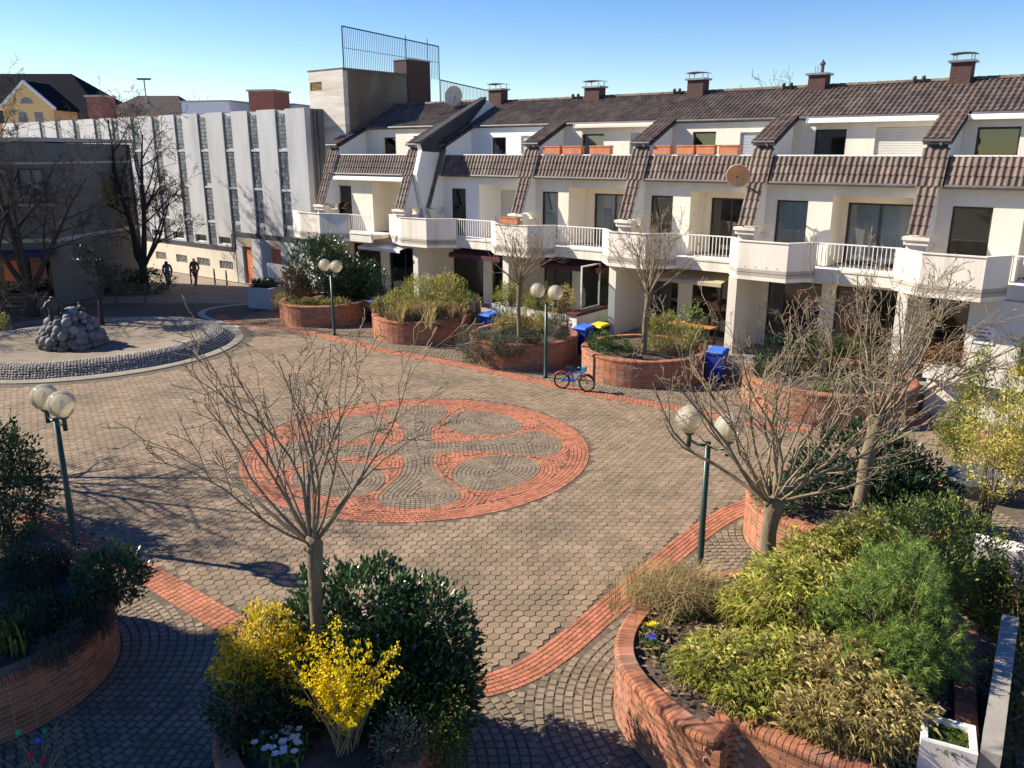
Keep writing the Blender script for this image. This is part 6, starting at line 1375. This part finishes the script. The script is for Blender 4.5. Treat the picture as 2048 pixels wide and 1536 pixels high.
bush((5.3, 28.0, S_), 'tall yellow-green shrub on the right of the sunlit planter', [(5.3, 28.3, 1.45, .65, .6, .65), (5.9, 27.8, 1.2, .5, .5, .45), (4.9, 27.4, 1.05, .6, .4, .3)], [(l_yg, dict(nclump=360, per=8, L=.10, Wd=.025, up=.6), 'foliage'), (l_dry, dict(nclump=200, per=8, L=.1, Wd=.02, up=.5), 'dry_leaves')], 12)
bush((8.6, 24.6, S_), 'dark green shrub on the left of the planter hidden by branches', [(8.3, 24.8, 1.4, .7, .6, .65), (7.8, 24.3, 1.1, .5, .5, .4)], [(l_dark, dict(nclump=420, per=8, L=.1, Wd=.035, up=.4), 'foliage')], 10)
bush((9.9, 24.8, S_), 'olive shrubs in the middle of the planter hidden by branches', [(9.6, 25.0, 1.4, .8, .6, .6), (10.6, 24.9, 1.35, .7, .6, .55), (11.4, 24.4, 1.15, .6, .6, .4)], [(l_moss, dict(nclump=520, per=8, L=.1, Wd=.035, up=.4), 'foliage'), (l_brown, dict(nclump=200, per=7, L=.1, Wd=.03), 'dry_leaves')], 14)
bush((10.6, 23.2, S_), 'ivy hanging over the rim of the planter hidden by branches', [(10.5, 22.4, .75, .35, .3, .35), (9.5, 22.9, .95, .8, .5, .2)], [(l_green, dict(nclump=220, per=7, L=.07, Wd=.045, droop=.3), 'foliage')], 0)
# terrace plants
def fb(x, d, z, rx, ry, rz): v = F(x, -d, z); return (v.x, v.y, v.z, rx, ry, rz)
for x, lb, m_ in [(-11.3, 'yellow-green bamboo in the trough left of the glass screen', l_yg), (-12.9, 'yellow-green bamboo beside the slim tree on the terrace', l_yg), (-10.3, 'reddish bamboo tuft beside the glass screen', l_bamdry)]:
    bl = [fb(x, 1.95, 1.75, .55, .3, .55), fb(x - .4, 1.95, 1.6, .4, .3, .4)]; bush(bl[0][:2] + (1.25,), lb, bl, [(m_, dict(nclump=260, per=8, L=.13, Wd=.025, up=.4, droop=.2), 'foliage')], 12, 'bamboo', 'bamboo')
bl = [fb(-15.4, 2.1, 1.35, .6, .25, .2)]; bush(bl[0][:2] + (1.2,), 'green plants in the cream trough by the maroon awning', bl, [(l_green, dict(nclump=160, per=7, L=.09, Wd=.03, up=.6), 'foliage')], 4)
bl = [fb(6.9, 2.5, 1.6, .9, .3, .22), fb(5.8, 2.5, 1.58, .5, .25, .18)]; bush(bl[0][:2] + (1.5,), 'yellow flowering cushion in the long white trough', bl, [(l_yellow, dict(nclump=360, per=8, L=.06, Wd=.035, up=.5), 'blossom')], 4)
bl = [fb(3.9, 2.5, 1.75, .55, .3, .4), fb(3.4, 2.5, 1.6, .4, .3, .3)]; bush(bl[0][:2] + (1.5,), 'reddish-brown dry shrub at the left end of the white trough', bl, [(leafmat('russet', (.30, .14, .06), (.22, .13, .05), .8, .2, .4, .1), dict(nclump=260, per=8, L=.07, Wd=.025, up=.4), 'foliage')], 16)
bl = [fb(-4.6, 2.0, 1.6, .5, .4, .7), fb(-4.4, 2.0, 1.0, .5, .4, .4)]; bush(bl[0][:2] + (.5,), 'flowering climber on the terrace behind the bare branches', bl, [(l_green, dict(nclump=200, per=7, L=.1, Wd=.035), 'foliage'), (l_pale, dict(nclump=90, per=6, L=.06, Wd=.04), 'blossom')], 14)
bl = [fb(-10.9, 2.6, .6, .7, .35, .5)]; bush(bl[0][:2] + (0,), 'dark shrub at the foot of the terrace wall left of the bins', bl, [(l_grey, dict(nclump=260, per=7, L=.12, Wd=.035, up=.5), 'foliage')], 8)
bl = [fb(-21.3, 3.2, 1.0, 1.0, .6, .8), fb(-20.3, 3.0, .9, .7, .6, .7), fb(-22.5, 3.0, 1.4, .9, .6, .9)]; bush(bl[0][:2] + (0,), 'leafy evergreen bushes in front of the end house terrace', bl, [(l_laurel, dict(nclump=520, per=7, L=.16, Wd=.055, up=.4, spread=.08), 'foliage')], 14)
bl = [(-12.4, 40.9, 1.1, .65, .5, .3)]; bush((-12.4, 40.9, .9), 'dark clipped plant in the tall concrete trough', bl, [(l_dark, dict(nclump=260, per=7, L=.1, Wd=.05, up=.4), 'foliage')], 6)
q = gnd(255, 592); bl = [(q[0] - 1.2, q[1] + 1.0, .7, 1.6, .6, .75), (q[0] + .8, q[1] + 1.3, .6, 1.2, .6, .65)]; bush((q[0], q[1] + 1.1, 0), 'dark clipped hedge behind the bench', bl, [(l_dark, dict(nclump=520, per=7, L=.14, Wd=.06, up=.3, spread=.08), 'foliage')], 10, 'hedge', 'hedge')
q = gnd(30, 612); bl = [(q[0] - .8, q[1] + .8, .6, 1.8, .6, .65)]; bush((q[0], q[1] + .8, 0), 'dark hedge in front of the lit shop window', bl, [(l_dark, dict(nclump=420, per=7, L=.14, Wd=.06, up=.3, spread=.08), 'foliage')], 8, 'hedge', 'hedge')
q = gnd(5, 668); bl = [(q[0] - .4, q[1], .5, .7, .5, .5)]; bush((q[0] - .3, q[1], 0), 'sunlit yellow-green plant at the far left edge', bl, [(l_yg, dict(nclump=160, per=7, L=.12, Wd=.04, up=.5), 'foliage')], 6)
# egg shrub at the lower left corner
q = W3(70, 1500, .5); e = empty('twiggy_shrub', (*q, 0), 0, 'bare twiggy shrub hung with coloured balls at the lower left corner', 'shrub'); b = MB(); tips = []
for k in range(26):
    a = random.uniform(0, 6.28); l = random.uniform(.5, 1.0); p = Vector((0, 0, 0)); d = Vector((math.cos(a) * .7, math.sin(a) * .7, .9)).normalized(); pts = [p.copy()]
    for j in range(6): d = (d + Vector((random.gauss(0, .18), random.gauss(0, .18), random.gauss(-.04, .1)))).normalized(); p = p + d * l / 6; pts.append(p.copy())
    b.tube(pts, [.008 * (1 - .12 * i) for i in range(7)], 4, False); tips.append(pts)
b.build('twigs', m_stemy, e)
for px_, py_, cm in ((37, 1465, (.0, .35, .15)), (90, 1462, (.0, .22, .10)), (76, 1482, (.03, .10, .6)), (60, 1508, (.65, .02, .03)), (86, 1522, (.6, .02, .03))):
    r = ray(px_, py_); t = (q[1] - .12) / r[1]; P = CAM + r * t; g_ = MB(); g_.lathe([(.002, -.045), (.022, -.036), (.034, -.012), (.031, .012), (.019, .034), (.002, .045)], 12); o = g_.build('hanging_ball', mat('ball_%d' % px_, cm, tuple(c * .8 for c in cm), rough=.25, scale=5), None, True, (P[0], P[1], P[2]))
    tag(o, {37: 'green ball hanging left in the bare shrub', 90: 'dark green ball hanging right in the bare shrub', 76: 'blue ball in the middle of the bare shrub', 60: 'red ball, upper of two in the bare shrub', 86: 'red ball, lower of two in the bare shrub'}[px_], 'ornament', 'coloured balls hanging in the shrub')

bush((7.75, 11.75, 0), 'leafy green bush below the white concrete block', [(7.8, 12.3, .5, .6, .4, .45), (8.6, 12.0, .55, .6, .4, .5), (7.9, 11.6, .6, .5, .5, .55)], [(l_green, dict(nclump=800, per=8, L=.09, Wd=.035, up=.4), 'foliage'), (l_moss, dict(nclump=260, per=8, L=.08, Wd=.03), 'inner_foliage')], 12)
# ------------------------------------------------------------------ bare trees
m_bark = mat('bark', (.235, .17, .108), (.12, .088, .058), rough=.95, scale=6, stretch=(6, 6, .8), bump=.8, bscale=14, c3=(.20, .19, .11), s3=2.5)
m_twig = mat('twig', (.27, .205, .13), (.165, .125, .078), rough=.9, scale=5)
m_barkd = mat('dark_bark', (.055, .045, .038), (.035, .03, .026), rough=.95, scale=6, stretch=(6, 6, .8), bump=.6, bscale=14)
tr = random.Random(8)
def rv(s): return Vector((tr.gauss(0, s), tr.gauss(0, s), tr.gauss(0, s)))
def shoot(b, p, d, L_, r0, lev, P):
    """one branch: bends upwards, then gives off side shoots"""
    n = 6 if lev == 0 else 4; pts = [p.copy()]; q = p.copy(); dd = d.copy()
    for k in range(n):
        dd = (dd + rv(P['wob'][lev]) + Vector((0, 0, P['up'][lev]))).normalized(); q = q + dd * L_ / n; pts.append(q.copy())
    tp = P['taper'][lev]; rs = [max(r0 * (1 - tp * k / n), .0028 * P.get('min', 1)) for k in range(n + 1)]
    b.tube(pts, rs, (6 if lev == 0 else 4 if lev == 1 else 3), False)
    if lev >= P['lev']: return
    nc = P['nch'][lev]; nc = nc if tr.random() > .3 else nc + tr.choice((-1, 1))
    for c in range(max(1, nc)):
        f = P['from'][lev] + (1 - P['from'][lev]) * (c + tr.random()) / max(1, nc); i = min(int(f * n), n - 1); g = f * n - i
        o = pts[i].lerp(pts[i + 1], g); t = (pts[i + 1] - pts[i]).normalized(); s_ = t.cross(rv(1)).normalized(); a = P['ang'][lev] * tr.uniform(.7, 1.3)
        nd = (t * math.cos(a) + s_ * math.sin(a)).normalized(); shoot(b, o, nd, L_ * P['len'][lev] * tr.uniform(.6, 1.2) * (1.15 - .5 * f), rs[i] * P['rr'][lev], lev + 1, P)
POLL = dict(lev=3, min=1.9, nch=(4, 3, 2), wob=(.13, .19, .24, .25), up=(.05, .05, .03, .01), taper=(.72, .75, .7, .6), ang=(.5, .55, .65), len=(.5, .5, .48), rr=(.64, .66, .7), **{'from': (.3, .3, .3)})
def pollard(base, top, r, dirs, label, P, lean=(0, 0), bark=None, twig=None, head=True):
    e = empty('pollarded_tree', base, 0, label, 'tree', 'bare pollarded trees'); bark = bark or m_bark; twig = twig or m_twig
    h = top - base[2]; b = MB(); n = 8; pts = [(lean[0] * (k / n) + .02 * math.sin(k), lean[1] * (k / n) + .015 * math.cos(k * 1.3), h * k / n) for k in range(n + 1)]
    rs = [r * (1.25 if k == 0 else 1.05 - .12 * k / n) for k in range(n + 1)]; rs[-1] = r * 1.3; rs[-2] = r * 1.12
    b.tube([(pts[0][0], pts[0][1], -.15)] + pts + [(lean[0], lean[1], h + .12)], [rs[0] * 1.1] + rs + [r * .8], 12)
    if head:
        for k in range(7): a = 6.28 * k / 7; sphere(b, r * .62, (lean[0] + r * .85 * math.cos(a), lean[1] + r * .85 * math.sin(a), h + tr.uniform(-.05, .06)), 8, 6)
    b.build('trunk', bark, e, True); c = MB()
    for (dx, dy, dz, L_, r0) in dirs:
        d = Vector((dx, dy, dz)).normalized(); o = Vector((lean[0], lean[1], h + .02)) + Vector((d.x, d.y, 0)) * r * .8
        shoot(c, o, d, L_, r0, 0, P)
    c.build('crown', twig, e, True); return e
def fan(n, L0, r0, el0=.35, el1=1.35, bias=(0, 0)):
    out = []
    for k in range(n):
        a = 2 * math.pi * (k * .618 % 1) + tr.uniform(-.2, .2); el = el0 + (el1 - el0) * ((k + .5) / n) ** .9
        out.append((math.cos(a) * math.cos(el) + bias[0], math.sin(a) * math.cos(el) + bias[1], math.sin(el), L0 * tr.uniform(.85, 1.15), r0 * tr.uniform(.7, 1.2)))
    return out
t1 = gnd(648, 1400, .85)
pollard((t1[0], t1[1], .8), 3.02, .082, fan(10, 2.2, .023, .7, 1.4, (-.08, .1)) + [(-.86, .25, .42, 2.2, .027), (-.8, .5, .55, 2.1, .024), (-.7, .1, .6, 2.1, .024), (.75, .45, .55, 1.9, .024), (.6, .8, .6, 1.9, .022), (-.25, .9, .6, 2.1, .024), (-.5, .6, .8, 2.2, .024)], 'bare pollarded tree in the centre foreground rising from the yellow shrubs', POLL)
PR = dict(POLL); PR['nch'] = (5, 3, 3)
pollard((4.1, 11.9, .8), 2.2, .125, fan(17, 2.6, .026, .5, 1.4, (.05, .15)) + [(-.9, .3, .55, 2.7, .04), (-.85, -.1, .5, 2.5, .04), (-.7, .5, .7, 2.8, .04), (.95, .35, .35, 2.9, .034), (.9, -.2, .2, 1.6, .03), (.7, .6, .6, 2.9, .034), (.85, .5, .75, 2.9, .03)], 'thick-trunked bare pollarded tree on the right in front of the lamp', PR)
pollard((6.55, 14.35, .8), 2.75, .135, fan(18, 2.5, .026, .6, 1.4, (.05, .1)) + [(.95, .2, .45, 2.6, .03), (.9, .1, .6, 2.6, .03), (-.8, .4, .6, 2.4, .03)], 'leaning bare pollarded tree at the right above the dark rhododendron', PR, (.22, .1))
PS = dict(POLL); PS['lev'] = 3; PS['nch'] = (4, 3, 2); PS['min'] = 2.2
pollard((.25, 28.71, .8), 3.05, .085, fan(15, 1.9, .028, .65, 1.4), 'small bare tree with narrow crown in front of the maroon awning', PS)
pollard((4.43, 27.05, .8), 2.95, .09, fan(18, 2.25, .028, .6, 1.4), 'small bare fan-shaped tree in the sunlit brick planter', PS, (.1, 0))
# natural trees by the grey building
NAT = dict(lev=4, nch=(9, 6, 4, 3), wob=(.08, .12, .16, .2, .2), up=(.05, .02, .0, -.02, 0), taper=(.8, .8, .75, .7, .6), ang=(.75, .75, .8, .8), len=(.55, .55, .55, .6), rr=(.5, .55, .6, .65), min=3.4, **{'from': (.3, .2, .2, .2)})
def wild(base, label, stems_, r, P, bark=None, group='bare street trees'):
    e = empty('bare_tree', base, 0, label, 'tree', group); b = MB(); c = MB(); bark = bark or m_barkd
    b.tube([(0, 0, -.1), (0, 0, .4), (.03, .02, 1.2)], [r * 1.4, r * 1.1, r], 10)
    for (dx, dy, dz, L_, r0) in stems_: shoot(c, Vector((.03, .02, 1.1)), Vector((dx, dy, dz)).normalized(), L_, r0, 0, P)
    b.build('trunk', bark, e, True); c.build('crown', bark, e, True); return e
q = gnd(290, 577); wild((q[0], q[1], 0), 'tall bare tree with two stems at the corner of the grey building', [(-.12, .1, 1, 8.4, .2), (.16, -.05, 1, 7.4, .18), (.5, -.2, .8, 4.6, .12), (-.5, 0, .8, 4.8, .12), (.3, .4, .9, 5, .1)], .22, NAT)
q = gnd(66, 632); wild((q[0], q[1], 0), 'spreading bare tree at the left in front of the grey building', [(-.15, .1, 1, 7.4, .19), (.45, .1, .85, 6.2, .16), (-.55, -.1, .8, 6.2, .15), (.15, -.35, .9, 5.8, .13)], .24, NAT)
NF = dict(NAT); NF['lev'] = 3
q = gnd(205, 655); yt = wild((q[0], q[1], 0), 'thin dark young tree with few leaves before the shop entrance', [(.05, 0, 1, 2.3, .05), (-.3, .1, .9, 1.5, .04), (.3, 0, .9, 1.4, .04)], .1, dict(NF, min=2))
bulk('leaves', leafcloud([(0, 0, 2.9, .5, .5, .55), (-.5, 0, 3.3, .4, .4, .35)], 110, 6, .14, .06), 4, l_dark, yt, quads=LQ)
# trees outside the frame whose shadows fall into it, and tips beyond the roofs
wild((-15.2, 18.9, 0), 'bare tree left of the picture that throws branch shadows on the paving', [(.1, 0, 1, 5.2, .1), (.5, .3, .8, 4.5, .09), (-.4, .3, .9, 4.5, .09), (.3, -.5, .8, 4.5, .09), (-.2, -.5, .8, 4.2, .08)], .18, dict(NAT, min=2))
wild((-31, 35.5, 0), 'bare tree left of the picture beside the fountain', [(.1, 0, 1, 7, .14), (.5, .2, .8, 5.5, .1), (.3, -.5, .8, 5.5, .1)], .2, dict(NAT, min=3))
for px_, py_, t_, lb in ((430, 188, 75, 'top of a bare tree beyond the white building'), (1575, 158, 62, 'top of a bare tree beyond the roof ridge'), (607, 200, 80, 'bare tree top between the white building and the tower')):
    P = CAM + ray(px_, py_) * t_; wild((P[0], P[1] + 2, 0), lb, [(.0, 0, 1, P[2] * .8, .16), (.3, 0, .9, P[2] * .66, .12), (-.3, 0, .9, P[2] * .66, .12)], .25, dict(NF, min=4.5, nch=(8, 5, 4)))
